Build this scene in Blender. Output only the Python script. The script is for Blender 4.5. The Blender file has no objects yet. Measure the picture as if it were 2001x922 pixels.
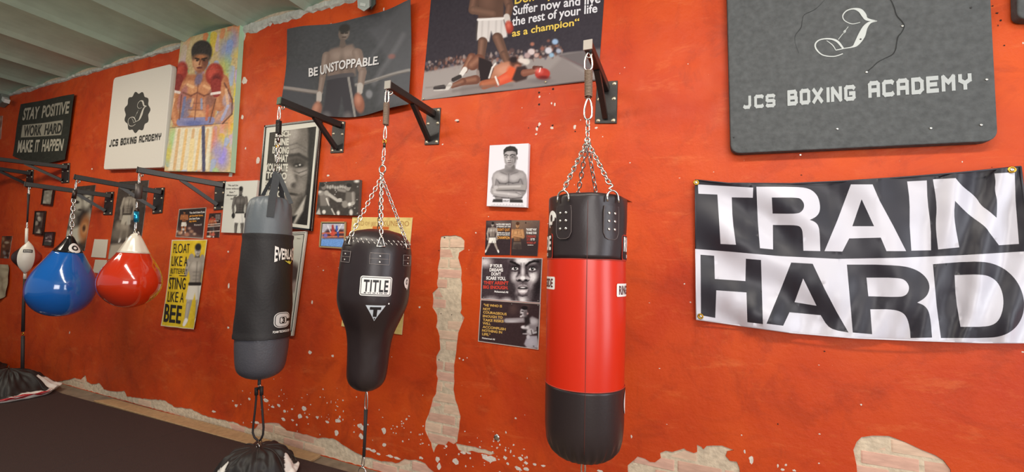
import bpy, bmesh, math, random
import numpy as np
from mathutils import Vector, Matrix, noise
from mathutils.geometry import delaunay_2d_cdt
random.seed(7)
SC = bpy.context.scene
COL = SC.collection
# ---------------------------------------------------------------- camera
D = 2.5                      # camera to wall distance (m)
EYE = 1.443                  # camera height (m)
FPX = 841.7                  # focal length in pixels of the 2001 px wide frame
CX, CY = 1000.5, 461.0
RGT = Vector((.91675959, .39801661, .03368429))
UPV = Vector((-.00142246, -.08107529, .99670697))
FWD = Vector((-.39943689, .91378858, .07376038))
CAM = Vector((0, -D, EYE))
cd = bpy.data.cameras.new('camera'); cam = bpy.data.objects.new('camera', cd); COL.objects.link(cam)
cd.sensor_width = 36; cd.lens = FPX/2001*36; cd.clip_start = .02
m = Matrix((RGT, UPV, -FWD)).transposed().to_4x4(); m.translation = CAM
cam.matrix_world = m
SC.camera = cam
# ---------------------------------------------------------------- world, lamps, exposure
SC.view_settings.view_transform = 'Standard'; SC.view_settings.look = 'None'
SC.view_settings.gamma = 1; SC.view_settings.exposure = 0.0
w = bpy.data.worlds.new('world'); SC.world = w; w.use_nodes = True
bg = w.node_tree.nodes['Background']; bg.inputs[0].default_value = (.80, .84, .92, 1); bg.inputs[1].default_value = .34
HC = EYE + 2.035*D/2.4       # ceiling height
def area(name, loc, target, sx, sy, power, col):
    l = bpy.data.lights.new(name, 'AREA'); l.shape = 'RECTANGLE'; l.size = sx; l.size_y = sy; l.energy = power; l.color = col
    o = bpy.data.objects.new(name, l); COL.objects.link(o); o.location = loc
    o.rotation_euler = (Vector(target)-Vector(loc)).to_track_quat('-Z', 'Y').to_euler()
    return o
area('ceiling_tube_right', (.4, -1.9, HC-.22), (.3, -.9, 0), 2.4, .25, 60, (1, .93, .84))
area('ceiling_tube_middle', (-2.4, -1.9, HC-.22), (-2.4, -.9, 0), 2.4, .25, 58, (1, .92, .8))
area('ceiling_tube_left', (-6.0, -2.1, HC-.22), (-6.0, -.9, 0), 2.4, .25, 56, (1, .9, .74))
area('window_daylight', (4.45, -2.0, 1.75), (-.6, -.9, 1.5), 1.7, 2.5, 95, (.90, .93, 1))
area('rear_soft_fill', (2.4, -6.2, 1.9), (-1.2, 0, 1.4), 3.0, 2.0, 165, (1, .96, .94))  # unseen soft fill added behind the camera, lifts the lower wall
# ---------------------------------------------------------------- geometry of the view: pixel -> place
def ray(px, py):
    return (RGT*((px-CX)/FPX) - UPV*((py-CY)/FPX) + FWD)
def W(px, py, o=0.0):        # point on the plane parallel to the wall, o metres in front of it
    d = ray(px, py); t = (D-o)/d.y
    return CAM + d*t
def FL(px, py, z=0.0):       # point on the horizontal plane z
    d = ray(px, py); return CAM + d*((z-EYE)/d.z)
def proj(P):
    v = P-CAM; z = v.dot(FWD)
    return CX+v.dot(RGT)/z*FPX, CY-v.dot(UPV)/z*FPX
# ---------------------------------------------------------------- helpers
def lin(h):
    if isinstance(h, str):
        h = h.lstrip('#'); c = [int(h[i:i+2], 16)/255 for i in (0, 2, 4)]
    else: c = list(h)
    return tuple(x/12.92 if x <= .04045 else ((x+.055)/1.055)**2.4 for x in c)
MC = {}
def mat(name, col, rough=.6, metal=0, bump=0, scale=40, var=0, spec=.5, coat=0):
    k = (name, str(col), rough)
    if k in MC: return MC[k]
    m = bpy.data.materials.new(name); m.use_nodes = True; nt = m.node_tree; b = nt.nodes['Principled BSDF']
    c = lin(col); b.inputs['Base Color'].default_value = (*c, 1); b.inputs['Roughness'].default_value = rough
    b.inputs['Metallic'].default_value = metal; b.inputs['Specular IOR Level'].default_value = spec
    if coat: b.inputs['Coat Weight'].default_value = coat; b.inputs['Coat Roughness'].default_value = .08
    if bump or var:
        tc = nt.nodes.new('ShaderNodeTexCoord'); n = nt.nodes.new('ShaderNodeTexNoise'); n.inputs['Scale'].default_value = scale
        n.inputs['Detail'].default_value = 5; nt.links.new(tc.outputs['Object'], n.inputs['Vector'])
        if var:
            r = nt.nodes.new('ShaderNodeValToRGB'); r.color_ramp.elements[0].position = .3; r.color_ramp.elements[1].position = .7
            r.color_ramp.elements[0].color = (*[x*(1-var) for x in c], 1); r.color_ramp.elements[1].color = (*[min(1, x*(1+var)) for x in c], 1)
            nt.links.new(n.outputs['Fac'], r.inputs[0]); nt.links.new(r.outputs[0], b.inputs['Base Color'])
        if bump:
            bp = nt.nodes.new('ShaderNodeBump'); bp.inputs['Strength'].default_value = bump; bp.inputs['Distance'].default_value = .01
            nt.links.new(n.outputs['Fac'], bp.inputs['Height']); nt.links.new(bp.outputs[0], b.inputs['Normal'])
    MC[k] = m; return m
def ink(col, rough=.55): return mat('printed_ink', col, rough)
def attr_mat(name, rough, spec=.5):
    m = bpy.data.materials.new(name); m.use_nodes = True; nt = m.node_tree; b = nt.nodes['Principled BSDF']
    a = nt.nodes.new('ShaderNodeAttribute'); a.attribute_name = 'Col'; nt.links.new(a.outputs['Color'], b.inputs['Base Color'])
    b.inputs['Roughness'].default_value = rough; b.inputs['Specular IOR Level'].default_value = spec; return m
M_PRINT = attr_mat('printed_paper', .5, .2); M_CLOTH = attr_mat('printed_cloth', .75, .15); M_PAINT = attr_mat('painted_canvas', .6, .3)
def link(name, me, m=None, parent=None):
    o = bpy.data.objects.new(name, me); COL.objects.link(o)
    if m is not None and not me.materials: me.materials.append(m)
    if parent is not None:
        o.parent = parent; o.matrix_parent_inverse = Matrix.Translation(-parent.location) if parent.rotation_euler.x == 0 else parent.matrix_world.inverted()
    return o
def mesh(name, vs, fs, m=None, parent=None, smooth=False):
    me = bpy.data.meshes.new(name); me.from_pydata([tuple(v) for v in vs], [], fs); me.update()
    if smooth: me.polygons.foreach_set('use_smooth', [True]*len(me.polygons))
    return link(name, me, m, parent)
def from_bm(name, bm, m=None, parent=None, smooth=False):
    me = bpy.data.meshes.new(name); bm.to_mesh(me); bm.free()
    if smooth: me.polygons.foreach_set('use_smooth', [True]*len(me.polygons))
    return link(name, me, m, parent)
def thing(name, label, cat, loc, group=None):
    o = bpy.data.objects.new(name, None); COL.objects.link(o); o.location = loc; o.empty_display_size = .1
    return tag(o, label, cat, group)
def tag(o, label, cat, group=None):
    o['label'] = label; o['category'] = cat
    if group: o['group'] = group
    return o
def struct(o): o['kind'] = 'structure'; return o
def stuff(o): o['kind'] = 'stuff'; return o
class MB:                      # collects shapes into one mesh
    def __init__(s): s.v = []; s.f = []
    def add(s, v, f):
        n = len(s.v); s.v += [Vector(x) for x in v]; s.f += [[i+n for i in q] for q in f]; return s
    def bar(s, A, B, w, h, up=Vector((0, 0, 1))):
        A = Vector(A); B = Vector(B); d = (B-A).normalized(); x = d.cross(up)
        if x.length < 1e-3: x = d.cross(Vector((1, 0, 0)))
        x.normalize(); z = x.cross(d).normalized()
        v = [P + x*(a*w/2) + z*(b*h/2) for P in (A, B) for a, b in ((-1, -1), (1, -1), (1, 1), (-1, 1))]
        return s.add(v, [(0, 1, 2, 3), (7, 6, 5, 4), (0, 4, 5, 1), (1, 5, 6, 2), (2, 6, 7, 3), (3, 7, 4, 0)])
    def tube(s, pts, r, n=8, closed=False, caps=True):
        pts = [Vector(p) for p in pts]; N = len(pts); rr = r if isinstance(r, (list, tuple)) else [r]*N
        t0 = (pts[1]-pts[0]).normalized(); u = t0.orthogonal().normalized(); v = []
        for i, p in enumerate(pts):
            if closed: t = (pts[(i+1) % N]-pts[i-1]).normalized()
            else: t = (pts[min(i+1, N-1)]-pts[max(i-1, 0)]).normalized()
            u = (u - t*u.dot(t)).normalized(); b = t.cross(u)
            v += [p + (u*math.cos(a)+b*math.sin(a))*rr[i] for a in [2*math.pi*k/n for k in range(n)]]
        f = []
        for i in range(N if closed else N-1):
            j = (i+1) % N
            f += [(i*n+k, i*n+(k+1) % n, j*n+(k+1) % n, j*n+k) for k in range(n)]
        if not closed and caps: f += [tuple(range(n))[::-1], tuple((N-1)*n+k for k in range(n))]
        return s.add(v, f)
    def disc(s, C, N, r, h, n=12):        # short cylinder standing on C along N
        N = Vector(N).normalized(); C = Vector(C); return s.tube([C, C+N*h*.7, C+N*h], [r, r, r*.7], n)
    def build(s, name, m=None, parent=None, smooth=False): return mesh(name, s.v, s.f, m, parent, smooth)
def slab(name, cs, t, m, parent=None):    # four front corners (TL,TR,BR,BL), thickness t going back to the wall
    bk = [c+Vector((0, t, 0)) for c in cs]
    return mesh(name, list(cs)+bk, [(3, 2, 1, 0), (4, 5, 6, 7), (0, 1, 5, 4), (1, 2, 6, 5), (2, 3, 7, 6), (3, 0, 4, 7)], m, parent)
def bevel(o, w, seg=2):
    md = o.modifiers.new('bevel', 'BEVEL'); md.width = w; md.segments = seg; md.limit_method = 'ANGLE'; return o
# ---- painting on a fine grid: printed pictures as colour attributes
def S(h):
    h = h.lstrip('#'); return np.array([int(h[i:i+2], 16)/255 for i in (0, 2, 4)])
class Art:
    def __init__(s, X, Y, bg): s.X = X; s.Y = Y; s.C = np.ones(X.shape+(3,))*S(bg); s.T = (0, 0, 1, 1, 0)
    def frame(s, x0, y0, sx, sy, sh=0): s.T = (x0, y0, sx, sy, sh); return s
    def L(s):
        x0, y0, sx, sy, sh = s.T; v = (s.Y-y0)/sy; return (s.X-x0-sh*(s.Y-y0))/sx, v
    def mix(s, a, c, op=1):
        a = np.clip(a, 0, 1)*op; c = S(c) if isinstance(c, str) else c; s.C = s.C*(1-a[..., None])+c*a[..., None]; return s
    def px(s): return 1/(abs(s.T[2]*s.T[3])**.5)
    def ell(s, cx, cy, rx, ry, c, rot=0, soft=None, op=1):
        x, y = s.L(); x = x-cx; y = y-cy; a = math.radians(rot); X = x*math.cos(a)+y*math.sin(a); Y = -x*math.sin(a)+y*math.cos(a)
        d = np.sqrt((X/rx)**2+(Y/ry)**2)-1; sf = (soft if soft else s.px()*.6)/min(rx, ry)
        return s.mix(.5-d/sf/1.2 if not soft else .5-d/(2*sf), c, op)
    def cap(s, x0, y0, x1, y1, r0, r1, c, soft=None, op=1, hi=None):
        x, y = s.L(); dx = x1-x0; dy = y1-y0; t = np.clip(((x-x0)*dx+(y-y0)*dy)/(dx*dx+dy*dy+1e-9), 0, 1)
        d = np.hypot(x-x0-t*dx, y-y0-t*dy)-(r0+(r1-r0)*t); sf = soft or s.px()*.6
        s.mix(.5-d/sf/2, c, op)
        if hi:
            r = (r0+r1)/2; d2 = np.hypot(x-x0-t*dx+r*.25, y-y0-t*dy+r*.1)-r*.35; s.mix(.5-d2/(r*.9), hi, .75*op)
        return s
    def poly(s, pts, c, soft=None, op=1):
        x, y = s.L(); ins = np.zeros(x.shape, bool); dm = np.full(x.shape, 1e9); n = len(pts)
        for i in range(n):
            (ax, ay), (bx, by) = pts[i], pts[(i+1) % n]
            cnd = ((ay > y) != (by > y)); ins ^= cnd & (x < (bx-ax)*(y-ay)/((by-ay) or 1e-12)+ax)
            dx, dy = bx-ax, by-ay; t = np.clip(((x-ax)*dx+(y-ay)*dy)/(dx*dx+dy*dy+1e-12), 0, 1)
            dm = np.minimum(dm, np.hypot(x-ax-t*dx, y-ay-t*dy))
        sd = np.where(ins, -dm, dm); sf = soft or s.px()*.6
        return s.mix(.5-sd/sf/2, c, op)
    def line(s, pts, r, c, op=1, soft=None):
        for a, b in zip(pts, pts[1:]): s.cap(a[0], a[1], b[0], b[1], r, r, c, op=op, soft=soft)
        return s
    def grad(s, c, x0, y0, x1, y1, op=1):   # colour c grows from (x0,y0) to (x1,y1)
        x, y = s.L(); dx, dy = x1-x0, y1-y0; return s.mix(((x-x0)*dx+(y-y0)*dy)/(dx*dx+dy*dy), c, op)
    def noise(s, amp, k=3, seed=1):
        rg = np.random.RandomState(seed); n = rg.rand(*s.X.shape)
        for _ in range(k): n = (n+np.roll(n, 1, 0)+np.roll(n, 1, 1)+np.roll(n, -1, 0)+np.roll(n, -1, 1))/5
        n = (n-n.mean())/(n.std()+1e-9); s.C = np.clip(s.C+amp*n[..., None], 0, 1); return s
    # a standing boxer in a frame of his own: x 0 is the middle, y 0 the crown, y 1 the feet
    def boxer(s, skin='7a5a45', dark='2a1c16', hi='b08a70', shorts='dcdcd8', gl=None, pose='guard', legs=True, hair='15100e'):
        g = gl or skin
        if legs:
            for sg, k in ((-1, .085), (1, .085)):
                kx = sg*(k if pose != 'wide' else .13); fx = sg*(.095 if pose != 'wide' else .24)
                s.cap(sg*.06, .5, kx, .74, .062, .042, skin, hi=hi); s.cap(kx, .74, fx, .95, .042, .026, skin, hi=hi)
                s.cap(fx, .93, fx+sg*.02, .975, .03, .025, 'e8e4e0' if shorts != '2a2a2a' else dark)
        s.cap(0, .12, 0, .2, .04, .05, dark)
        s.poly([(-.05, .165), (.05, .165), (.12, .19), (.15, .225), (.14, .3), (.105, .4), (.1, .5), (-.1, .5), (-.105, .4), (-.14, .3), (-.15, .225), (-.12, .19)], skin, soft=.008)
        s.ell(-.055, .265, .06, .04, hi, soft=.03, op=.7); s.ell(.05, .265, .055, .038, hi, soft=.03, op=.5)
        s.cap(0, .22, 0, .46, .006, .006, dark, soft=.012, op=.7); s.ell(.09, .4, .03, .09, dark, soft=.03, op=.6)
        for yy in (.34, .385, .43): s.cap(-.05, yy, .05, yy, .004, .004, dark, soft=.01, op=.5)
        s.poly([(-.115, .48), (.115, .48), (.15, .67), (.02, .68), (0, .6), (-.02, .68), (-.15, .67)], shorts, soft=.008)
        s.cap(-.11, .485, .11, .485, .014, .014, dark if shorts != '2a2a2a' else '555555'); s.cap(.06, .52, .09, .66, .01, .02, '9a9a98' if shorts != '2a2a2a' else '111111', soft=.02, op=.5)
        s.ell(0, .075, .052, .072, skin); s.ell(-.015, .085, .03, .045, hi, soft=.02, op=.7); s.ell(.002, .035, .054, .045, hair, soft=.01)
        for ex in (-.022, .018): s.ell(ex, .075, .01, .007, dark, soft=.006)
        s.cap(-.002, .08, -.004, .1, .004, .006, dark, soft=.006, op=.6); s.cap(-.016, .118, .014, .118, .004, .004, dark, soft=.005)
        if pose == 'guard':
            s.cap(-.15, .22, -.19, .36, .045, .036, skin, hi=hi); s.cap(-.19, .36, -.11, .2, .036, .03, skin, hi=hi); s.ell(-.1, .17, .05, .055, g)
            s.cap(.15, .22, .2, .36, .045, .036, skin, hi=hi); s.cap(.2, .36, .12, .21, .036, .03, skin, hi=hi); s.ell(.1, .18, .052, .055, g)
        elif pose == 'crossed':
            s.cap(-.15, .22, -.19, .36, .05, .04, skin, hi=hi); s.cap(.15, .22, .19, .36, .05, .04, skin, hi=hi)
            s.cap(-.18, .37, .1, .31, .037, .03, skin, hi=hi); s.cap(.18, .38, -.1, .34, .037, .03, skin, hi=hi); s.cap(-.12, .365, .12, .4, .005, .005, dark, soft=.01, op=.7)
        else:
            for sg in (-1, 1):
                s.cap(sg*.15, .22, sg*.19, .37, .045, .036, skin, hi=hi); s.cap(sg*.19, .37, sg*.17, .5, .036, .026, skin, hi=hi); s.ell(sg*.17, .54, .045, .055, g)
        return s
def grid(name, quad, o, fn, m, parent, step=1.3, disp=None, edge=None, bgc='202020'):
    # quad in pixels TL TR BR BL, o metres off the wall; fn(Art) paints; disp(X,Z)->extra distance; edge(u,v)->(dx,dz) metres
    c = [W(x, y, o) for x, y in quad]
    wpx = max(abs(quad[1][0]-quad[0][0]), 4); hpx = max(abs(quad[3][1]-quad[0][1]), abs(quad[2][1]-quad[1][1]), 4)
    nu = int(wpx/step)+2; nv = int(hpx/step)+2
    u, v = np.meshgrid(np.linspace(0, 1, nu), np.linspace(0, 1, nv))
    c = np.array([list(p) for p in c])
    P = (c[0]*((1-u)*(1-v))[..., None]+c[1]*(u*(1-v))[..., None]+c[2]*(u*v)[..., None]+c[3]*((1-u)*v)[..., None])
    if edge is not None:
        dx, dz = edge(u, v); P[..., 0] += dx; P[..., 2] += dz
    q = P-np.array(CAM); z = q@np.array(FWD); X = CX+q@np.array(RGT)/z*FPX; Y = CY-q@np.array(UPV)/z*FPX
    a = Art(X, Y, bgc); fn(a); C = np.clip(a.C, 0, 1); C = np.where(C <= .04045, C/12.92, ((C+.055)/1.055)**2.4)
    if disp is not None: P[..., 1] -= disp(P[..., 0], P[..., 2])
    N = nu*nv; idx = np.arange(N).reshape(nv, nu)
    q4 = np.stack([idx[1:, :-1], idx[1:, 1:], idx[:-1, 1:], idx[:-1, :-1]], -1).reshape(-1, 4)
    me = bpy.data.meshes.new(name); me.vertices.add(N); me.vertices.foreach_set('co', P.reshape(-1).astype(np.float32))
    F = len(q4); me.loops.add(F*4); me.loops.foreach_set('vertex_index', q4.reshape(-1).astype(np.int32))
    me.polygons.add(F); me.polygons.foreach_set('loop_start', np.arange(F, dtype=np.int32)*4)
    me.polygons.foreach_set('use_smooth', np.ones(F, bool)); me.update(calc_edges=True)
    at = me.color_attributes.new('Col', 'FLOAT_COLOR', 'POINT'); cc = np.ones((N, 4), np.float32); cc[:, :3] = C.reshape(-1, 3); at.data.foreach_set('color', cc.reshape(-1))
    return link(name, me, m, parent)
# ---- lettering
TC = {}
def glyphs(txt, bold=.0, sp=1.0):
    k = (txt, bold, sp)
    if k not in TC:
        cu = bpy.data.curves.new('t', 'FONT'); cu.body = txt; cu.offset = bold; cu.size = 1; cu.resolution_u = 3; cu.space_character = sp
        o = bpy.data.objects.new('t', cu); COL.objects.link(o); bpy.context.view_layer.update()
        me = o.to_mesh(); vs = [v.co.copy() for v in me.vertices]; fs = [tuple(p.vertices) for p in me.polygons]
        o.to_mesh_clear(); bpy.data.objects.remove(o)
        xs = [v.x for v in vs]; x0 = min(xs); wd = max(xs)-x0
        TC[k] = ([(v.x-x0)/wd for v in vs], [v.y/.69 for v in vs], fs)
    return TC[k]
def text(parent, txt, a, b, h, col, o, bold=.02, disp=None, slant=None, name='lettering', rough=.55, sp=1.0, bow=0, words=False):
    # baseline from pixel a to pixel b, capitals h pixels tall
    if b[0] < a[0]: a, b = b, a
    xs, ys, fs = glyphs(txt, bold, sp); A = W(*a, o); B = W(*b, o)
    H = (W(a[0], a[1]-h, o)-A).length; H2 = (W(b[0], b[1]-h, o)-B).length
    up = Vector((0, 0, 1))
    if slant: q = W(a[0]+slant, a[1]-h, o)-A; up = q.normalized()
    vs = []
    for x, y in zip(xs, ys):
        P = A+(B-A)*x+up*(y*(H+(H2-H)*x))+Vector((0, 0, bow*4*x*(1-x)))
        if disp: P.y -= float(disp(np.array(P.x), np.array(P.z)))
        vs.append(P)
    if words:                  # one object for each word: cut where the gap between letters is wide
        R = sorted((min(xs[i] for i in f), max(xs[i] for i in f), f) for f in fs); gap = .17*H/(B-A).length; grp = [[R[0][2]]]; end = R[0][1]
        for lo, hi, f in R[1:]:
            if lo > end+gap: grp.append([])
            grp[-1].append(f); end = max(end, hi)
        for g in grp:
            ids = sorted({i for f in g for i in f}); mp = {i: n for n, i in enumerate(ids)}; mesh('word', [vs[i] for i in ids], [tuple(mp[i] for i in f) for f in g], ink(col, rough), parent)
        return
    return mesh(name, vs, fs, ink(col, rough), parent)
def strokes(lst):              # variable-width pen strokes -> 2D verts/faces, points are (x, y, width)
    V = []; F = []
    for st in lst:
        pts = []
        for i in range(len(st)-1):
            p0 = st[max(i-1, 0)]; p1 = st[i]; p2 = st[i+1]; p3 = st[min(i+2, len(st)-1)]
            for k in range(5):
                t = k/5; pts.append(tuple(.5*(2*p1[j]+(p2[j]-p0[j])*t+(2*p0[j]-5*p1[j]+4*p2[j]-p3[j])*t*t+(3*p1[j]-p0[j]-3*p2[j]+p3[j])*t**3) for j in range(3)))
        pts.append(st[-1]); n = len(V)
        for i, p in enumerate(pts):
            a = pts[max(i-1, 0)]; b = pts[min(i+1, len(pts)-1)]; dx, dy = b[0]-a[0], b[1]-a[1]; L = math.hypot(dx, dy) or 1
            w_ = max(p[2], .5)/2; V += [(p[0]-dy/L*w_, p[1]+dx/L*w_), (p[0]+dy/L*w_, p[1]-dx/L*w_)]
        F += [(n+2*i, n+2*i+1, n+2*i+3, n+2*i+2) for i in range(len(pts)-1)]
    return V, F
J_STROKES = [[(785,122,3),(740,130,4),(700,112,5),(690,85,6),(712,58,6),(750,48,8),(785,58,22),(805,82,26),(822,105,16),(878,115,3)],
 [(878,115,4),(840,122,12),(812,150,26),(792,195,38),(765,238,26),(742,256,8),(700,264,5),(650,274,5)],
 [(690,293,5),(640,308,5),(580,300,6),(545,268,8),(541,238,8),(568,216,6),(620,212,8),(660,226,12),(692,264,10)],
 [(602,222,3),(634,246,5),(652,274,4)], [(665,216,3),(698,174,3),(720,145,3)], [(690,185,1),(700,172,12),(708,160,1)]]
def pip(x, y, poly):
    ins = False; n = len(poly)
    for i in range(n):
        (ax, ay), (bx, by) = poly[i], poly[(i+1) % n]
        if (ay > y) != (by > y) and x < (bx-ax)*(y-ay)/(by-ay)+ax: ins = not ins
    return ins
def jag(pts, amp, seg, seed=1):   # closed polygon (x,z) with a torn edge
    rg = random.Random(seed); out = []
    for i in range(len(pts)):
        a = pts[i]; b = pts[(i+1) % len(pts)]; L = math.hypot(b[0]-a[0], b[1]-a[1]); n = max(1, int(L/seg))
        for k in range(n):
            t = k/n; j = amp if L > seg*.5 else 0
            out.append((a[0]+(b[0]-a[0])*t+rg.uniform(-j, j), a[1]+(b[1]-a[1])*t+rg.uniform(-j, j)))
    return out
# ================================================================ the setting
WX0, WX1 = -12.0, 4.6
def paint_material():
    m = bpy.data.materials.new('orange_red_wall_paint'); m.use_nodes = True; nt = m.node_tree; N = nt.nodes; Lk = nt.links; b = N['Principled BSDF']
    tc = N.new('ShaderNodeTexCoord')
    def nz(sc, det=6, rough=.6, dist=0, sx=1, sz=1):
        mp = N.new('ShaderNodeMapping'); mp.inputs['Scale'].default_value = (sx, 1, sz); Lk.new(tc.outputs['Object'], mp.inputs['Vector'])
        n = N.new('ShaderNodeTexNoise'); n.inputs['Scale'].default_value = sc; n.inputs['Detail'].default_value = det; n.inputs['Roughness'].default_value = rough
        n.inputs['Distortion'].default_value = dist; Lk.new(mp.outputs[0], n.inputs['Vector']); return n.outputs['Fac']
    def ramp(f, a, b_, ca=(0, 0, 0, 1), cb=(1, 1, 1, 1)):
        r = N.new('ShaderNodeValToRGB'); r.color_ramp.elements[0].position = a; r.color_ramp.elements[1].position = b_
        r.color_ramp.elements[0].color = ca; r.color_ramp.elements[1].color = cb; Lk.new(f, r.inputs[0]); return r.outputs[0]
    def mix(f, a, c, k=None):
        x = N.new('ShaderNodeMix'); x.data_type = 'RGBA'; Lk.new(f, x.inputs[0]); Lk.new(a, x.inputs[6])
        if isinstance(c, tuple): x.inputs[7].default_value = (*c, 1)
        else: Lk.new(c, x.inputs[7])
        return x.outputs[2]
    base = ramp(nz(1.1, 7, .62, .4), .32, .7, (*lin('b4330d'), 1), (*lin('cf5015'), 1))
    c = mix(ramp(nz(3.2, 8, .7, 1.2), .50, .72, cb=(.7, .7, .7, 1)), base, lin('98300f'))      # darker brushed patches
    c = mix(ramp(nz(5.5, 9, .75, .5, .5, 1.6), .55, .74, cb=(.62, .62, .62, 1)), c, lin('d86e38'))  # worn lighter streaks
    c = mix(ramp(nz(9, 6, .7, 0, 1, .12), .62, .76, cb=(.3, .3, .3, 1)), c, lin('702610'))        # drips
    c = mix(ramp(nz(60, 3, .6), .735, .75, cb=(.8, .8, .8, 1)), c, lin('d8a588'))           # tiny flaked specks
    # scuffed, dusty foot of the wall
    sp = N.new('ShaderNodeSeparateXYZ'); Lk.new(tc.outputs['Object'], sp.inputs[0])
    mr = N.new('ShaderNodeMapRange'); mr.inputs[1].default_value = .55; mr.inputs[2].default_value = .0; mr.inputs[3].default_value = 0; mr.inputs[4].default_value = 1; Lk.new(sp.outputs[2], mr.inputs[0])
    mu = N.new('ShaderNodeMath'); mu.operation = 'MULTIPLY'; Lk.new(mr.outputs[0], mu.inputs[0]); Lk.new(ramp(nz(4, 6, .7), .42, .66, cb=(.45, .45, .45, 1)), mu.inputs[1])
    c = mix(mu.outputs[0], c, lin('7c2f18'))
    # thin bare-plaster abrasion in the area round the old fixing holes
    Lk.new(c, b.inputs['Base Color'])
    b.inputs['Roughness'].default_value = .52; b.inputs['Specular IOR Level'].default_value = .3
    Lk.new(ramp(nz(7, 5), .3, .7, (.42, .42, .42, 1), (.62, .62, .62, 1)), b.inputs['Roughness'])
    bp = N.new('ShaderNodeBump'); bp.inputs['Strength'].default_value = .55; bp.inputs['Distance'].default_value = .02
    ad = N.new('ShaderNodeMath'); ad.operation = 'ADD'; Lk.new(nz(2.2, 8, .55), ad.inputs[0])
    m2 = N.new('ShaderNodeMath'); m2.operation = 'MULTIPLY'; m2.inputs[1].default_value = .22; Lk.new(nz(38, 6, .7), m2.inputs[0]); Lk.new(m2.outputs[0], ad.inputs[1])
    Lk.new(ad.outputs[0], bp.inputs['Height']); Lk.new(bp.outputs[0], b.inputs['Normal'])
    return m
M_WALL = paint_material()
M_MORTAR = mat('bare_lime_mortar', 'cab8a0', .95, bump=.9, scale=30, var=.16)
M_BRICK = [mat('old_brick_%s' % n, c, .95, bump=.25, scale=3, var=.12) for n, c in (('pink', 'd0a592'), ('buff', 'd3b49c'), ('dusty', 'c89f8b'))]
M_CHIP = mat('bare_plaster_chip', 'd6c8bc', .9, bump=.3, scale=60, var=.12)
M_BLACK = mat('black_powder_coat', '26211f', .42, bump=.1, scale=120)
M_CHROME = mat('zinc_plated_steel', 'cfcdc8', .25, metal=1)
M_BOLT = mat('zinc_bolt', 'cfc3ac', .35, metal=.9)
M_RIVET = mat('nickel_rivet', 'e8e4dc', .22, metal=.9)
def wz(pts): return [(W(x, y).x, W(x, y).z) for x, y in pts]
pillar = [(862,462),(880,459),(902,462),(906,470),(906,487),(897,492),(895,505),(901,522),(902,555),(901,610),(906,620),(902,632),(896,650),(892,675),(889,700),(886,716),(887,745),(887,772),(895,792),(899,812),(896,840),(894,862),(886,866),(877,862),(870,869),(857,870),(852,875),(846,885),(841,865),(829,842),(832,822),(836,808),(843,790),(851,768),(854,740),(853,720),(852,695),(860,682),(858,655),(852,638),(854,615),(845,600),(845,573),(854,562),(856,515),(860,495),(859,480)]
basehole = [(60,749),(85,747),(112,745),(130,742),(146,738),(158,741),(166,733),(170,745),(178,751),(195,748),(203,760),(222,765),(243,764),(248,774),(262,776),(290,780),(320,781),(340,794),(375,799),(397,811),(425,818),(455,824),(480,834),(497,838),(505,828),(523,826),(545,827),(560,840),(580,844),(605,851),(622,855),(650,856),(668,868),(690,882),(712,892),(745,900),(780,905),(790,897),(812,899),(832,905),(838,915),(852,925)]
def foot(p): return [p]
base_poly = wz(basehole) + [(W(950,950).x, .12), (W(1060, 960).x, .10), (W(1060, 960).x, .003), (W(60,749).x, .003)]
right_a = wz([(1226,910),(1232,905),(1248,892),(1268,900),(1280,902),(1291,895),(1292,884),(1312,881),(1336,874),(1344,882),(1356,885),(1360,884),(1363,871),(1371,874),(1376,880),(1380,873),(1392,869),(1412,869),(1424,873),(1436,880),(1424,883),(1419,890),(1425,900),(1441,902),(1444,912),(1444,960),(1430,1000),(1340,990),(1240,985)])
right_b = wz([(1666,880),(1674,862),(1686,855),(1706,852),(1738,853),(1768,864),(1800,878),(1828,890),(1846,900),(1856,916),(1860,960),(1850,1010),(1700,1020),(1680,990),(1676,940),(1672,905)])
fringe = wz([(890,867),(903,868),(918,871),(935,875),(955,880),(968,886),(958,890),(940,885),(922,882),(908,885),(896,880)])
HOLES = [jag(pillar_ := wz(pillar), .006, .03, 3), jag(base_poly, .004, .03, 4), jag(right_a, .006, .025, 5), jag(right_b, .005, .03, 6), jag(fringe, .003, .02, 8)]
def build_wall():
    T = .012; out = [(WX0, 0), (WX1, 0), (WX1, HC), (WX0, HC)]
    HOLES[1] = [(x, max(z, .0015)) for x, z in HOLES[1]]
    vs = []; ed = []
    def loop(p):
        n = len(vs); vs.extend(Vector(q) for q in p); ed.extend((n+i, n+(i+1) % len(p)) for i in range(len(p)))
    loop(out)
    for h in HOLES: loop(h)
    V, E_, F, _, _, _ = delaunay_2d_cdt(vs, ed, [], 0, 1e-5)
    faces = []
    for f in F:
        cx = sum(V[i].x for i in f)/3; cz = sum(V[i].y for i in f)/3
        if not any(pip(cx, cz, h) for h in HOLES): faces.append(tuple(f))
    n = len(V); P = [(v.x, 0, v.y) for v in V] + [(v.x, T, v.y) for v in V]
    cnt = {}
    for f in faces:
        for i in range(3):
            a, b = f[i], f[(i+1) % 3]; cnt[(min(a, b), max(a, b))] = cnt.get((min(a, b), max(a, b)), []) + [(a, b)]
    fs = [f for f in faces]
    for k, l in cnt.items():
        if len(l) == 1: a, b = l[0]; fs.append((b, a, a+n, b+n))
    return struct(mesh('wall_back', P, fs, M_WALL))
WALL = build_wall()
mb = MB(); mb.bar((WX0, .098, HC/2), (WX1, .098, HC/2), .185, HC+.2); struct(mb.build('mortar_bed', M_MORTAR, WALL))
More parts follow.
